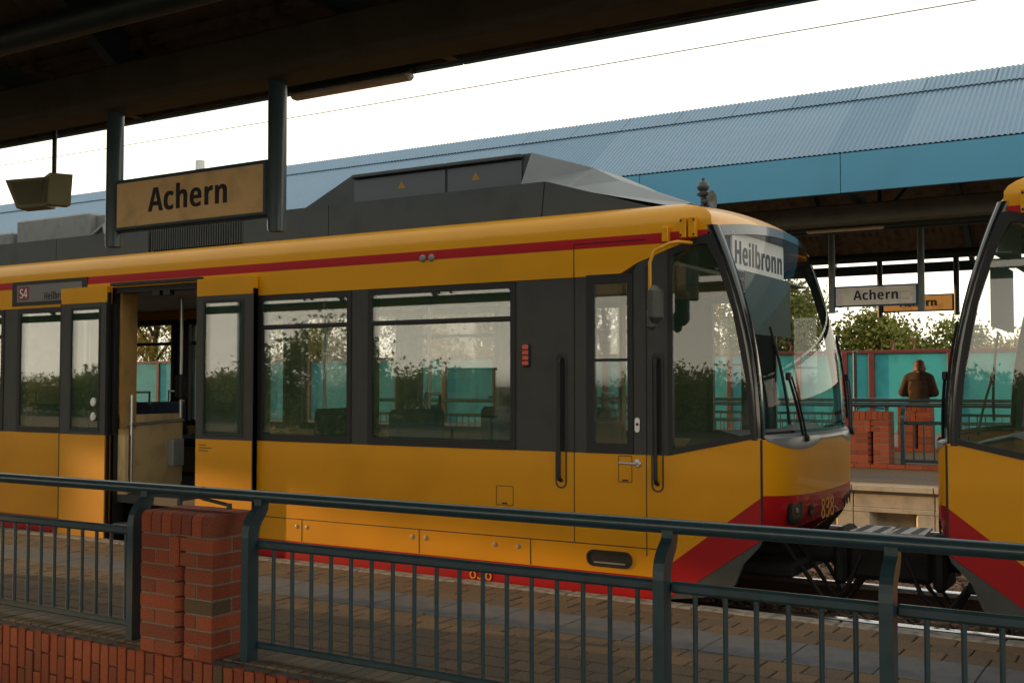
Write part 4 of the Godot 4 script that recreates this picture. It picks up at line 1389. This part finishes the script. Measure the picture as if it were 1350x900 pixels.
	b.tube([Vector3(0.87, 2.98, 1.33), Vector3(0.87, 3.1, 1.33)], 0.02, 8)
	put(b, "horn", "mirror_back", t)
	# ---- lamps on the bumper
	for q in [[0.42, 0.655, 0.14, 0.105, "headlight"], [0.76, 0.645, 0.055, 0.072, "fog_lamp"]]:
		for side in [0, 1]:
			var w: float = q[0] if side == 0 else 2.65 - q[0]
			var c: Vector3 = front.call(w, q[1])
			var slope: float = (front.call(w + 0.05, q[1]).x - front.call(w - 0.05, q[1]).x) / 0.1
			b = mb(); rows = []
			for k in 4:
				var f: float = [1.0, 0.94, 0.6, 0.0][k]
				var r := []
				for i in 21:
					var a := TAU * i / 20.0
					var cs := signf(cos(a)) * pow(absf(cos(a)), 0.7); var sn := signf(sin(a)) * pow(absf(sin(a)), 0.7)
					r.append(c + Vector3(slope * cs * q[2] * f - [0.0, 0.004, 0.006, 0.007][k], sn * q[3] * f, cs * q[2] * f))
				rows.append(r)
			b.grid(rows, Vector3(-1, 0, 0)); var lamp := put(b, q[4], "lamp_glass", t)
			b = mb(); b.lathe(c + Vector3(-0.006, 0.0, 0.015), Vector3(-1, 0, slope), [Vector2(0.02, 0.0), Vector2(0.018, 0.005), Vector2(0.0, 0.007)], 14)
			put(b, "reflector", "lens" if q[4] == "headlight" else "rubber", lamp)
	# ---- wipers
	for q in [[0.62, 0.42, 0.5], [2.05, 2.3, 2.2]]:
		b = mb()
		var w0: float = q[0]; var w1: float = q[1]
		var path := []
		for k in 7:
			var f := k / 6.0
			var w := lerpf(w0, w1, f); var y := lerpf(1.16, 1.62, f)
			path.append(Vector3(dfront(w, maxf(y, 1.2)) - 0.045, y, w))
		b.tube(path, 0.011, 6)
		b.tube(path.map(func(v): return v + Vector3(-0.01, 0.0, 0.045)), 0.008, 6)
		b.lathe(Vector3(dfront(w0, 1.2) - 0.05, 1.165, w0), Vector3(-1, 0.3, 0), [Vector2(0.03, 0.0), Vector2(0.03, 0.03), Vector2(0.0, 0.04)], 12)
		b.box(path[6], Vector3(0.035, 0.06, 0.05), 0.008)
		var wi := put(b, "wiper", "rubber", t)
		b = mb(); path = []
		for k in 9:
			var y := lerpf(1.27, 1.98, k / 8.0)
			var w: float = lerpf(w1 + 0.015, w1 - 0.1, k / 8.0)
			path.append(Vector3(dfront(w, y) - 0.02, y, w))
		b.tube(path, 0.011, 6); put(b, "blade", "rubber", wi)
	# ---- mirror
	b = mb()
	b.tube([Vector3(0.50, 2.585, -0.02), Vector3(0.56, 2.585, -0.14), Vector3(0.60, 2.57, -0.19), Vector3(0.70, 2.52, -0.22), Vector3(0.735, 2.44, -0.23), Vector3(0.735, 2.2, -0.23)], 0.013, 10)
	var arm := put(b, "mirror_arm", "yellow", t)
	for q in [[0.49, 2.70, 0.055, 0.15], [0.56, 2.70, 0.05, 0.15], [0.70, 2.66, 0.05, 0.11]]:
		b = mb(); b.box(Vector3(q[0], q[1], -0.018), Vector3(q[2], q[3], 0.05), 0.004)
		put(b, "bracket", "yellow", arm)
	b = mb(); b.box(Vector3(0.69, 2.135, -0.235), Vector3(0.10, 0.27, 0.13), 0.04)
	b.box(Vector3(0.725, 2.03, -0.225), Vector3(0.06, 0.16, 0.09), 0.025)
	put(b, "mirror_housing", "mirror_back", arm)
	for p in [Vector2(0.475, 2.75), Vector2(0.575, 2.75), Vector2(0.475, 2.645), Vector2(0.575, 2.645)]:
		b = mb()
		b.lathe(Vector3(p.x, p.y, -0.043), Vector3(0, 0, -1), [Vector2(0.0, 0.004), Vector2(0.008, 0.004), Vector2(0.009, 0)], 8)
		put(b, "bolt", "rubber", arm)
	# ---- inside
	b = mb(); b.box(Vector3(dmax / 2 + 0.1, 0.40, 1.325), Vector3(dmax - 0.3, 0.08, 2.55)); put(b, "floor", "floor_in", t)
	b = mb(); b.box(Vector3(dmax / 2 + 0.45, 2.52, 1.325), Vector3(dmax - 0.9, 0.03, 2.5)); put(b, "ceiling", "ceiling", t)
	b = mb()
	for w in [0.08, 2.57]:
		var d := 1.7
		while d < dmax:
			if not (dmax > 7.0 and w < 1.0 and d > 5.3 and d < 7.0):
				b.box(Vector3(d + 0.05, 0.74, w), Vector3(minf(0.9, 5.5 - d if d < 5.4 and dmax > 7 and w < 1.0 else 0.9), 0.6, 0.05))
			d += 0.9
	put(b, "wall_lining", "cream", t)
	b = mb(); b.box(Vector3(dmax - 0.02, 1.5, 1.325), Vector3(0.04, 3.2, 2.6)); put(b, "end_wall", "cream", t)
	b = mb(); b.box(Vector3(dmax / 2 + 0.35, 0.2, 1.325), Vector3(dmax - 0.7, 0.34, 1.9)); put(b, "underframe", "under", t)
	# cab bulkhead with a glazed upper half
	b = mb()
	b.box(Vector3(1.72, 0.84, 0.75), Vector3(0.04, 0.8, 1.3)); b.box(Vector3(1.72, 1.45, 2.0), Vector3(0.04, 2.0, 0.08)); b.box(Vector3(1.72, 1.45, 1.42), Vector3(0.04, 2.0, 0.08)); b.box(Vector3(1.72, 1.45, 0.1), Vector3(0.04, 2.0, 0.08)); b.box(Vector3(1.72, 2.4, 1.3), Vector3(0.04, 0.24, 2.5)); b.box(Vector3(1.72, 1.45, 2.4), Vector3(0.04, 2.0, 0.3))
	var bk := put(b, "cab_bulkhead", "ochre", t)
	b = mb(); b.box(Vector3(1.72, 1.77, 0.75), Vector3(0.01, 1.0, 1.24)); put(b, "glass", "pane", bk)
	# driver's desk and seat, blind, destination blind box
	b = mb()
	rows = []
	for q in [[0.02, 1.12], [0.10, 1.19], [0.3, 1.24], [0.5, 1.18], [0.62, 1.0], [0.62, 0.5]]:
		var r := []
		for i in 13:
			var w := lerpf(0.14, 2.5, i / 12.0)
			r.append(Vector3(maxf(q[0] + 0.1 - BULGE * across(w), -0.15), q[1] - 0.03 * across(w), w))
		rows.append(r)
	b.grid(rows, Vector3(0, 1, 0)); put(b, "driver_desk", "desk", t)
	b = mb(); b.box(Vector3(1.15, 0.9, 1.2), Vector3(0.45, 0.1, 0.5), 0.04); b.box(Vector3(1.4, 1.35, 1.2), Vector3(0.1, 0.8, 0.48), 0.04); b.box(Vector3(1.2, 0.65, 1.2), Vector3(0.15, 0.4, 0.15))
	put(b, "driver_seat", "seat", t)
	b = mb(); b.box(Vector3(0.285, 2.55, 0.86), Vector3(0.015, 0.27, 1.26)); var db := put(b, "destination_blind", "sign_white", t)
	b = mb(); b.box(Vector3(0.33, 2.405, 1.2), Vector3(0.12, 0.014, 2.1), 0.004)
	put(b, "blind_shelf", "plastic_grey", t)
	b = mb(); b.box(Vector3(0.23, 2.17, 0.93), Vector3(0.006, 0.46, 1.15)); put(b, "sun_blind", "blind", t)
	if lead:
		tr_on = false
		text("Heilbronn", "Droid Sans", 700, 0.185, 1.09, 0.003, "ink", db, "lettering", Vector3(x - 0.285 + 0.0095, 2.545, -7.5 - 0.86 * 0.943), Basis(Vector3.UP, PI / 2))
		var c838: Vector3 = front.call(1.17, 0.605)
		text("838", "Droid Sans", 400, 0.15, 0.34, 0.003, "number", t, "lettering", Vector3(x - c838.x + 0.016, 0.615, -7.5 - 1.17 * 0.943), Basis(Vector3.UP, PI / 2))
		text("838", "Droid Sans", 400, 0.12, 0.21, 0.003, "number", t, "lettering", Vector3(-4.90, 0.055, -7.5 + 0.0025))
		tr_on = true
		# doorway, leaves and what stands inside
		b = mb()
		b.box(Vector3(5.565, 1.25, 0.07), Vector3(0.03, 2.6, 0.14)); b.box(Vector3(6.83, 1.25, 0.07), Vector3(0.05, 2.6, 0.14)); b.box(Vector3(6.18, 2.515, 0.08), Vector3(1.26, 0.05, 0.14)); b.box(Vector3(6.18, 2.575, -0.02), Vector3(1.3, 0.03, 0.06))
		b.box(Vector3(6.05, 2.47, 0.03), Vector3(0.1, 0.05, 0.06)); b.box(Vector3(6.2, 2.47, 0.03), Vector3(0.1, 0.05, 0.06))
		put(b, "door_frame", "rubber", t)
		b = mb(); b.box(Vector3(6.18, 0.12, 0.25), Vector3(1.24, 0.06, 0.5)); put(b, "door_step", "zinc", t)
		door_leaf(t, 4.80, 5.55, 4.93, 5.46, -0.062, false)
		b = mb()
		for k in 3:
			for j in [4, 7, 5][k]: b.box(Vector3(5.49 - j * 0.024, 0.985 - k * 0.027, -0.0625), Vector3(0.019, 0.009, 0.001))
		put(b, "small_print", "ink", t).set_meta("kind", "stuff")
		door_leaf(t, 6.87, 7.60, 6.96, 7.43, -0.062, true)
		b = mb(); b.prism(v2([0.06, 0.44, 0.90, 0.44, 0.94, 0.52, 0.94, 1.18, 0.90, 1.245, 0.06, 1.245]).map(func(v): return v), 6.79, 6.83, 0)
		var pt := put(b, "door_partition", "cream", t)
		b = mb(); b.tube([Vector3(6.74, 1.14, 0.1), Vector3(6.74, 1.17, 0.9)], 0.017, 8); b.tube([Vector3(6.72, 0.55, 0.16), Vector3(6.72, 1.45, 0.16)], 0.017, 8)
		put(b, "grab_rail", "steel", pt)
		b = mb(); b.box(Vector3(6.74, 0.83, 0.8), Vector3(0.09, 0.29, 0.17), 0.01); put(b, "litter_bin", "plastic_grey", pt)
		b = mb(); b.box(Vector3(6.80, 1.8, 0.16), Vector3(0.07, 1.4, 0.2)); put(b, "jamb_lining", "ochre", pt)
		b = mb(); b.tube([Vector3(6.78, 1.2, 0.9), Vector3(6.78, 2.5, 0.9)], 0.018, 10)
		var pl := put(b, "grab_pole", "steel", t)
		b = mb(); b.box(Vector3(6.78, 1.53, 0.9), Vector3(0.1, 0.27, 0.11), 0.015); put(b, "ticket_validator", "rubber", pl)
		# line and destination display beside the door
		shape(t, "side_display", "rubber", rect(7.25, 8.52, 2.415, 2.68), -0.006, 0.02)
		shape(t, "display_face", "display_grey", rect(7.33, 8.43, 2.455, 2.64), -0.009, -0.006)
		shape(t, "line_badge", "line_red", rounded(8.22, 8.40, 2.475, 2.625, 0.02), -0.011, -0.009)
		tr_on = false
		text("S4", "Droid Sans", 400, 0.10, 0.13, 0.002, "sign_white", t, "lettering", Vector3(x - 8.31, 2.55, -7.4882))
		text("Heilbronn", "Droid Sans", 700, 0.085, 0.42, 0.002, "ink", t, "lettering", Vector3(x - 7.74, 2.51, -7.490))
		tr_on = true
	for q in [[2.3, 0.12, 1.0], [3.35, 0.12, -1.0], [4.2, 0.12, 1.0], [2.3, 1.68, 1.0], [3.35, 1.68, -1.0], [4.4, 1.68, 1.0], [7.3, 0.12, 1.0], [8.4, 0.12, -1.0], [9.3, 0.12, 1.0], [7.3, 1.68, 1.0], [8.4, 1.68, -1.0], [9.3, 1.68, 1.0]]:
		if q[0] < dmax - 0.4: seat_row(t, q[0], q[1], q[2])
	for d in [3.6, 4.9, 8.5]:
		if d < dmax:
			b = mb(); b.tube([Vector3(d, 0.44, 1.1), Vector3(d, 2.5, 1.1)], 0.018, 8); put(b, "grab_pole", "steel", t)
	# ---- coupler and cables
	b = mb()
	b.tube([Vector3(0.6, 0.24, 1.325), Vector3(-0.3, 0.24, 1.325)], 0.075, 10)
	b.box(Vector3(-0.45, 0.25, 1.325), Vector3(0.3, 0.34, 0.34), 0.04)
	b.box(Vector3(-0.25, 0.25, 1.325), Vector3(0.1, 0.42, 0.42), 0.03)
	b.box(Vector3(0.25, 0.16, 1.2), Vector3(0.5, 0.1, 0.9), 0.02)
	var cp := put(b, "coupler", "under", t)
	b = mb()
	for k in 3:
		var w := 0.95 + k * 0.3
		b.tube([Vector3(0.2, 0.42, w), Vector3(-0.05, 0.1, w + 0.02), Vector3(-0.2, -0.1 - 0.03 * (k % 3), w), Vector3(-0.35, 0.05, w), Vector3(-0.45, 0.3, w)], 0.018, 6)
	put(b, "cables", "under", cp).set_meta("kind", "stuff")
	for d in [1.7, 3.5]:
		for w in [0.57, 2.05]:
			b = mb()
			b.lathe(Vector3(d, 0.22, w), Vector3(0, 0, 1), [Vector2(0.0, -0.02), Vector2(0.3, -0.02), Vector2(0.33, 0.0), Vector2(0.33, 0.1), Vector2(0.0, 0.1)], 20)
			put(b, "wheel", "under", t)
	tr_on = false
	return t

func striped_boards():
	# two striped boards lie over the coupling between the trains
	for q in [["striped white board over the coupling beside the front of the left train", -2.2, -0.03], ["striped white board over the coupling beside the right-hand train", -1.93, 0.02]]:
		var t := thing("striped_board", q[0], "board", "striped boards over the train coupling")
		t.position = Vector3(q[1], 0.455, -8.42)
		t.rotation.z = q[2]
		var b := mb(); b.prism(v2([0.0, 0.0, 0.27, 0.0, 0.24, -0.44, 0.03, -0.40]), 0.0, 0.015, 1)
		put(b, "plate", "stripe_white", t)
		for k in 2:
			b = mb()
			var s := 0.035 + k * 0.125
			b.prism(v2([s, -0.01, s + 0.055, -0.01, s + 0.055, -0.39, s + 0.0, -0.39]), 0.0152, 0.0172, 1)
			put(b, "stripe", "stripe_dark", t)

# ---------------------------------------------------------------- person
func sdf(p: Vector3, bones: Array, k: float) -> float:
	var d := 10.0
	for b in bones:
		var a: Vector3 = b[0]; var ab: Vector3 = b[1] - a
		var h := clampf((p - a).dot(ab) / maxf(ab.length_squared(), 1e-6), 0.0, 1.0)
		var q: Vector3 = p - a - ab * h
		if b.size() > 4: q *= b[4]
		var e: float = q.length() - lerpf(b[2], b[3], h)
		if e > d + k: continue
		var m := clampf(0.5 + 0.5 * (d - e) / k, 0.0, 1.0)
		d = lerpf(d, e, m) - k * m * (1.0 - m)
	return d

func net(bones: Array, cell: float, k: float) -> ArrayMesh:
	# surface nets over the smooth union of tapered capsules
	var lo := Vector3.ONE * 99.0; var hi := -lo
	for b in bones:
		var r: float = maxf(b[2], b[3]) * (1.7 if b.size() > 4 else 1.0) + cell * 2
		for q in [b[0], b[1]]:
			lo = lo.min(q - Vector3.ONE * r); hi = hi.max(q + Vector3.ONE * r)
	var n := Vector3i(((hi - lo) / cell).ceil()) + Vector3i.ONE
	var F := PackedFloat32Array(); F.resize(n.x * n.y * n.z)
	var i := 0
	for z in n.z:
		for y in n.y:
			for x in n.x:
				F[i] = sdf(lo + Vector3(x, y, z) * cell, bones, k); i += 1
	var sx := 1; var sy := n.x; var sz := n.x * n.y
	var offs := [0, sx, sy, sx + sy, sz, sx + sz, sy + sz, sx + sy + sz]
	var vid := {}
	var V := PackedVector3Array(); var N := PackedVector3Array(); var I := PackedInt32Array()
	for z in n.z - 1:
		for y in n.y - 1:
			for x in n.x - 1:
				var o := x + y * sy + z * sz
				var ins := 0
				for q in 8:
					if F[o + offs[q]] < 0.0: ins += 1
				if ins == 0 or ins == 8: continue
				var s := Vector3.ZERO; var cnt := 0
				for e in [[0, 1], [2, 3], [4, 5], [6, 7], [0, 2], [1, 3], [4, 6], [5, 7], [0, 4], [1, 5], [2, 6], [3, 7]]:
					var fa := F[o + offs[e[0]]]; var fb := F[o + offs[e[1]]]
					if (fa < 0.0) != (fb < 0.0):
						var t := fa / (fa - fb)
						var pa := Vector3(e[0] & 1, (e[0] >> 1) & 1, e[0] >> 2); var pb := Vector3(e[1] & 1, (e[1] >> 1) & 1, e[1] >> 2)
						s += pa.lerp(pb, t); cnt += 1
				var p := lo + (Vector3(x, y, z) + s / cnt) * cell
				vid[o] = V.size(); V.append(p)
				var g := Vector3(F[o + sx] - F[o], F[o + sy] - F[o], F[o + sz] - F[o])
				var h := cell * 0.5
				g = Vector3(sdf(p + Vector3(h, 0, 0), bones, k) - sdf(p - Vector3(h, 0, 0), bones, k), sdf(p + Vector3(0, h, 0), bones, k) - sdf(p - Vector3(0, h, 0), bones, k), sdf(p + Vector3(0, 0, h), bones, k) - sdf(p - Vector3(0, 0, h), bones, k))
				N.append(g.normalized())
	for o in vid:
		for ax in 3:
			var st: int = [sx, sy, sz][ax]; var u: int = [sy, sz, sx][ax]; var v: int = [sz, sx, sy][ax]
			var a := F[o] < 0.0; var b := F[o + st] < 0.0
			if a == b: continue
			if not (vid.has(o - u) and vid.has(o - v) and vid.has(o - u - v)): continue
			var q := [vid[o], vid[o - u], vid[o - u - v], vid[o - v]]
			if a: q.reverse()
			I.append_array([q[0], q[1], q[2], q[0], q[2], q[3]])
	var arr := []; arr.resize(Mesh.ARRAY_MAX)
	arr[Mesh.ARRAY_VERTEX] = V; arr[Mesh.ARRAY_NORMAL] = N; arr[Mesh.ARRAY_INDEX] = I
	var m := ArrayMesh.new()
	m.add_surface_from_arrays(Mesh.PRIMITIVE_TRIANGLES, arr)
	return m

func person():
	# stands behind the second far pillar with the back to the camera, head bowed, hands in front
	var t := thing("person", "person in a brown jacket seen from behind, head bowed, at the far railing", "person")
	t.position = Vector3(-4.50, 0.30, -22.42)
	var body := [
		[Vector3(0, 1.40, -0.03), Vector3(0, 1.50, -0.07), 0.062, 0.058],
		[Vector3(0, 1.575, -0.10), Vector3(0, 1.615, -0.085), 0.088, 0.098],
		[Vector3(0, 1.52, -0.15), Vector3(0, 1.56, -0.15), 0.058, 0.07],
		[Vector3(0, 1.565, -0.205), Vector3(0, 1.54, -0.225), 0.012, 0.018],
		[Vector3(-0.095, 1.575, -0.09), Vector3(-0.1, 1.555, -0.09), 0.018, 0.014],
		[Vector3(0.095, 1.575, -0.09), Vector3(0.1, 1.555, -0.09), 0.018, 0.014],
		[Vector3(0, 0.95, 0), Vector3(0, 1.40, -0.02), 0.12, 0.13],
		[Vector3(-0.17, 1.36, 0), Vector3(-0.25, 1.09, 0.0), 0.055, 0.045],
		[Vector3(-0.25, 1.09, 0.0), Vector3(-0.06, 1.03, -0.24), 0.045, 0.03],
		[Vector3(0.17, 1.36, 0), Vector3(0.25, 1.09, 0.0), 0.055, 0.045],
		[Vector3(0.25, 1.09, 0.0), Vector3(0.06, 1.03, -0.24), 0.045, 0.03],
		[Vector3(-0.09, 0.92, 0), Vector3(-0.1, 0.5, -0.02), 0.085, 0.06],
		[Vector3(-0.1, 0.5, -0.02), Vector3(-0.11, 0.09, 0.02), 0.06, 0.04],
		[Vector3(0.09, 0.92, 0), Vector3(0.1, 0.5, -0.02), 0.085, 0.06],
		[Vector3(0.1, 0.5, -0.02), Vector3(0.11, 0.09, 0.02), 0.06, 0.04],
	]
	put(net(body, 0.018, 0.03), "body", "skin", t)
	for s in [-1.0, 1.0]:
		var hand := [[Vector3(s * 0.06, 1.03, -0.24), Vector3(s * 0.02, 1.02, -0.30), 0.03, 0.034]]
		for f in 4:
			var b0 := Vector3(s * 0.02, 1.047 - f * 0.02, -0.315)
			var l: float = [0.038, 0.044, 0.041, 0.033][f]
			hand.append([b0, b0 + Vector3(-s * 0.012, -0.004, -l), 0.0095, 0.009])
			hand.append([b0 + Vector3(-s * 0.012, -0.004, -l), b0 + Vector3(-s * 0.04, -0.012, -l + 0.004), 0.009, 0.0075])
		hand.append([Vector3(s * 0.035, 1.05, -0.275), Vector3(s * 0.01, 1.085, -0.30), 0.011, 0.010])
		hand.append([Vector3(s * 0.01, 1.085, -0.30), Vector3(-s * 0.005, 1.095, -0.325), 0.010, 0.008])
		put(net(hand, 0.005, 0.006), "hand", "skin", t)
		put(net([[Vector3(s * 0.115, 0.055, 0.05), Vector3(s * 0.13, 0.045, -0.14), 0.052, 0.045, Vector3(1, 1.1, 1)], [Vector3(s * 0.113, 0.09, 0.03), Vector3(s * 0.115, 0.07, -0.03), 0.05, 0.055]], 0.014, 0.03), "shoe", "shoe", t)
	var jacket := [
		[Vector3(0, 0.93, 0.0), Vector3(0, 1.12, 0.01), 0.165, 0.165, Vector3(0.86, 1, 1.15)],
		[Vector3(0, 1.12, 0.01), Vector3(0, 1.34, -0.01), 0.17, 0.165, Vector3(0.8, 1, 1.1)],
		[Vector3(-0.13, 1.385, -0.01), Vector3(0.13, 1.385, -0.01), 0.10, 0.10],
		[Vector3(0, 1.40, -0.01), Vector3(0, 1.475, -0.05), 0.11, 0.10],
		[Vector3(-0.20, 1.365, 0.0), Vector3(-0.295, 1.09, 0.03), 0.088, 0.078],
		[Vector3(-0.295, 1.09, 0.03), Vector3(-0.10, 1.035, -0.20), 0.076, 0.06],
		[Vector3(0.20, 1.365, 0.0), Vector3(0.295, 1.09, 0.03), 0.088, 0.078],
		[Vector3(0.295, 1.09, 0.03), Vector3(0.10, 1.035, -0.20), 0.076, 0.06],
	]
	for k in 7:    # folds across the back and at the elbows
		var yy := 0.98 + k * 0.055
		jacket.append([Vector3(-0.15 + 0.02 * (k % 3), yy + 0.02, 0.135), Vector3(0.12 - 0.03 * (k % 2), yy - 0.015, 0.14), 0.018, 0.014])
	put(net(jacket, 0.018, 0.035), "jacket", "jacket", t)
	put(net([[Vector3(0, 0.90, 0), Vector3(0, 0.95, 0), 0.14, 0.14, Vector3(0.85, 1, 1.1)], [Vector3(-0.09, 0.9, 0), Vector3(-0.105, 0.5, -0.02), 0.105, 0.085], [Vector3(-0.105, 0.5, -0.02), Vector3(-0.115, 0.1, 0.02), 0.085, 0.075], [Vector3(0.09, 0.9, 0), Vector3(0.105, 0.5, -0.02), 0.105, 0.085], [Vector3(0.105, 0.5, -0.02), Vector3(0.115, 0.1, 0.02), 0.085, 0.075]], 0.02, 0.03), "trousers", "trousers", t)
	put(net([[Vector3(0, 1.58, -0.075), Vector3(0, 1.635, -0.085), 0.10, 0.098], [Vector3(0, 1.55, -0.05), Vector3(0, 1.49, -0.015), 0.088, 0.07], [Vector3(-0.075, 1.56, -0.07), Vector3(-0.085, 1.46, -0.045), 0.045, 0.035], [Vector3(0.075, 1.56, -0.07), Vector3(0.085, 1.46, -0.045), 0.045, 0.035]], 0.014, 0.03), "hair", "hair", t)

# ---------------------------------------------------------------- on the camera's side, out of the frame
func camera_side():
	# yellow notice board mirrored in the large passenger window
	var t := thing("yellow_notice_board", "yellow framed notice board on two legs mirrored in the large passenger window", "notice board")
	t.position = Vector3(-13.0, 0, 4.5)
	t.rotation.y = PI
	var b := mb(); b.box(Vector3(0, 1.37, 0), Vector3(1.2, 0.96, 0.05), 0.01); put(b, "board", "board_yellow", t)
	b = mb(); b.box(Vector3(0.28, 1.52, 0.028), Vector3(0.55, 0.3, 0.008)); put(b, "blue_poster", "board_blue", t)
	b = mb(); b.box(Vector3(0, 1.87, 0), Vector3(1.26, 0.05, 0.09), 0.01); b.box(Vector3(0, 0.87, 0), Vector3(1.26, 0.05, 0.09), 0.01)
	put(b, "frame", "teal_dark", t)
	for sx in [-0.5, 0.5]:
		b = mb(); b.tube([Vector3(sx, 0, 0), Vector3(sx, 0.9, 0)], 0.03, 8); put(b, "leg", "teal_dark", t)
	b = mb()
	b.box(Vector3(-0.32, 1.08, 0.028), Vector3(0.12, 0.025, 0.008)); b.prism(v2([-0.36, 1.03, -0.36, 1.13, -0.43, 1.08]), 0.025, 0.032)
	put(b, "arrow", "ink", t)
	b = mb(); b.lathe(Vector3(-0.16, 1.08, 0.025), Vector3(0, 0, 1), [Vector2(0.05, 0), Vector2(0.05, 0.006), Vector2(0, 0.006)], 16); put(b, "dot", "board_blue", t)
	# bridge added out of frame so that its shadow darkens the train's roof
	t = thing("added_footbridge", "added unseen bridge that shades the train roof, left of the view", "added_footbridge")
	b = mb(); b.box(Vector3(-42.0, 7.4, -3.5), Vector3(2.6, 3.8, 19.0), 0.03); put(b, "deck_housing", "plaster", t)
	b = mb(); b.box(Vector3(-42.0, 9.4, -3.5), Vector3(3.0, 0.2, 19.4), 0.02); put(b, "roof", "zinc", t)
	for z in [-12.6, 5.5]:
		b = mb(); b.box(Vector3(-42.0, 2.2, z), Vector3(1.8, 7.0, 0.6), 0.03); put(b, "pier", "concrete", t)
	for k in 8:
		b = mb(); b.box(Vector3(-40.69, 7.6, -11.8 + k * 2.3), Vector3(0.04, 1.2, 1.4), 0.01); put(b, "window", "black_gloss", t)
	# hut added out of frame to keep low sun off the train
	t = thing("added_hut", "added unseen hut that blocks the low sun, left of the view", "hut")
	b = mb(); b.box(Vector3(-27.0, 1.35, -5.95), Vector3(6.8, 2.7, 1.9), 0.02); put(b, "wall", "plaster", t)
	b = mb(); b.box(Vector3(-27.0, 2.78, -5.95), Vector3(6.9, 0.14, 2.0), 0.02); put(b, "roof", "zinc", t)
	b = mb(); b.box(Vector3(-23.58, 1.05, -5.95), Vector3(0.05, 2.1, 0.9), 0.01); put(b, "door", "teal_dark", t)

func _ready():
	make_camera_and_light()
	make_materials()
	mat("plastic_grey_teal", Color(0.12, 0.15, 0.15), 0.45)
	mat("scribble", Color(0.3, 0.28, 0.24), 0.7)
	mat("speaker", Color(0.28, 0.265, 0.15), 0.6)
	mat("speaker_grille", Color(0.17, 0.16, 0.095), 0.7)
	mat("roof_top_grey", Color(0.11, 0.118, 0.12), 0.5)
	mat("beam_brown", Color(0.10, 0.085, 0.055), 0.7, {"tex": tex.soft, "scale": 0.5})
	mat("lamp_glass", Color(0.012, 0.013, 0.014), 0.35, {"spec": 0.3})
	mat("desk", Color(0.10, 0.10, 0.095), 0.6)
	make_ground()
	make_near_platform()
	make_far_platform()
	make_tracks()
	retaining_wall()
	rng.seed = 61
	brick_pillar(-5.37, -0.02, -4.506, "nearest red brick pillar with a narrow slot under the handrail joint")
	brick_pillar(-4.46, 0.31, -17.05, "far red brick pillar between the two trains with an upright slot")
	brick_pillar(-4.72, 0.33, -21.55, "farthest brick pillar, directly below the person in the brown jacket")
	far_wall(-17.05, "low brick wall along the far platform beneath the nearer far railing", -14.0, 3.0)
	far_wall(-21.55, "low brick wall beneath the railing where the person stands", -14.0, 3.0)
	railing("nearest dark teal railing across the whole foreground", -4.63, 0.0, -14.0, 4.0, [-10.6, -8.1, -5.57, -4.6, -2.05, -1.06, 1.45], [[-5.5, -4.7]], [[-5.28, -4.86]])
	railing("dark railing on the far platform in front of the brick pillar", -17.15, 0.33, -14.0, 3.0, [-12.2, -9.7, -7.2, -4.7, -3.68, -1.2, 1.2], [[-4.6, -3.8]], [[-4.37, -3.95]])
	railing("dark railing farthest back, at the person's waist", -21.68, 0.33, -14.0, 3.0, [-12.2, -9.7, -7.3, -4.95, -3.9, -1.4, 1.1], [[-4.9, -4.0]], [[-4.63, -4.21]])
	canopy("dark platform canopy overhead in the foreground", -5.52, 5.9, 3.5, -34.3, 11.0, [[-14.0, -1.0, 0.0], [9.5, -1.0, 0.0]], -3.727, true)
	canopy("far platform canopy with blue fascia and blue corrugated roof", -14.0, -24.0, 3.97, -24.6, 12.0, [[-11.0, -19.2, 0.29], [3.5, -19.2, 0.29]], -3.727, false)
	hanging_things()
	train("long yellow train with an open door, its front showing Heilbronn", -2.565, -1.0, 10.8, true)
	train("second yellow train cut off by the right edge of the view", -1.341, 1.0, 4.75, false)
	striped_boards()
	noise_barrier()
	trees()
	person()
	camera_side()
	print("built")
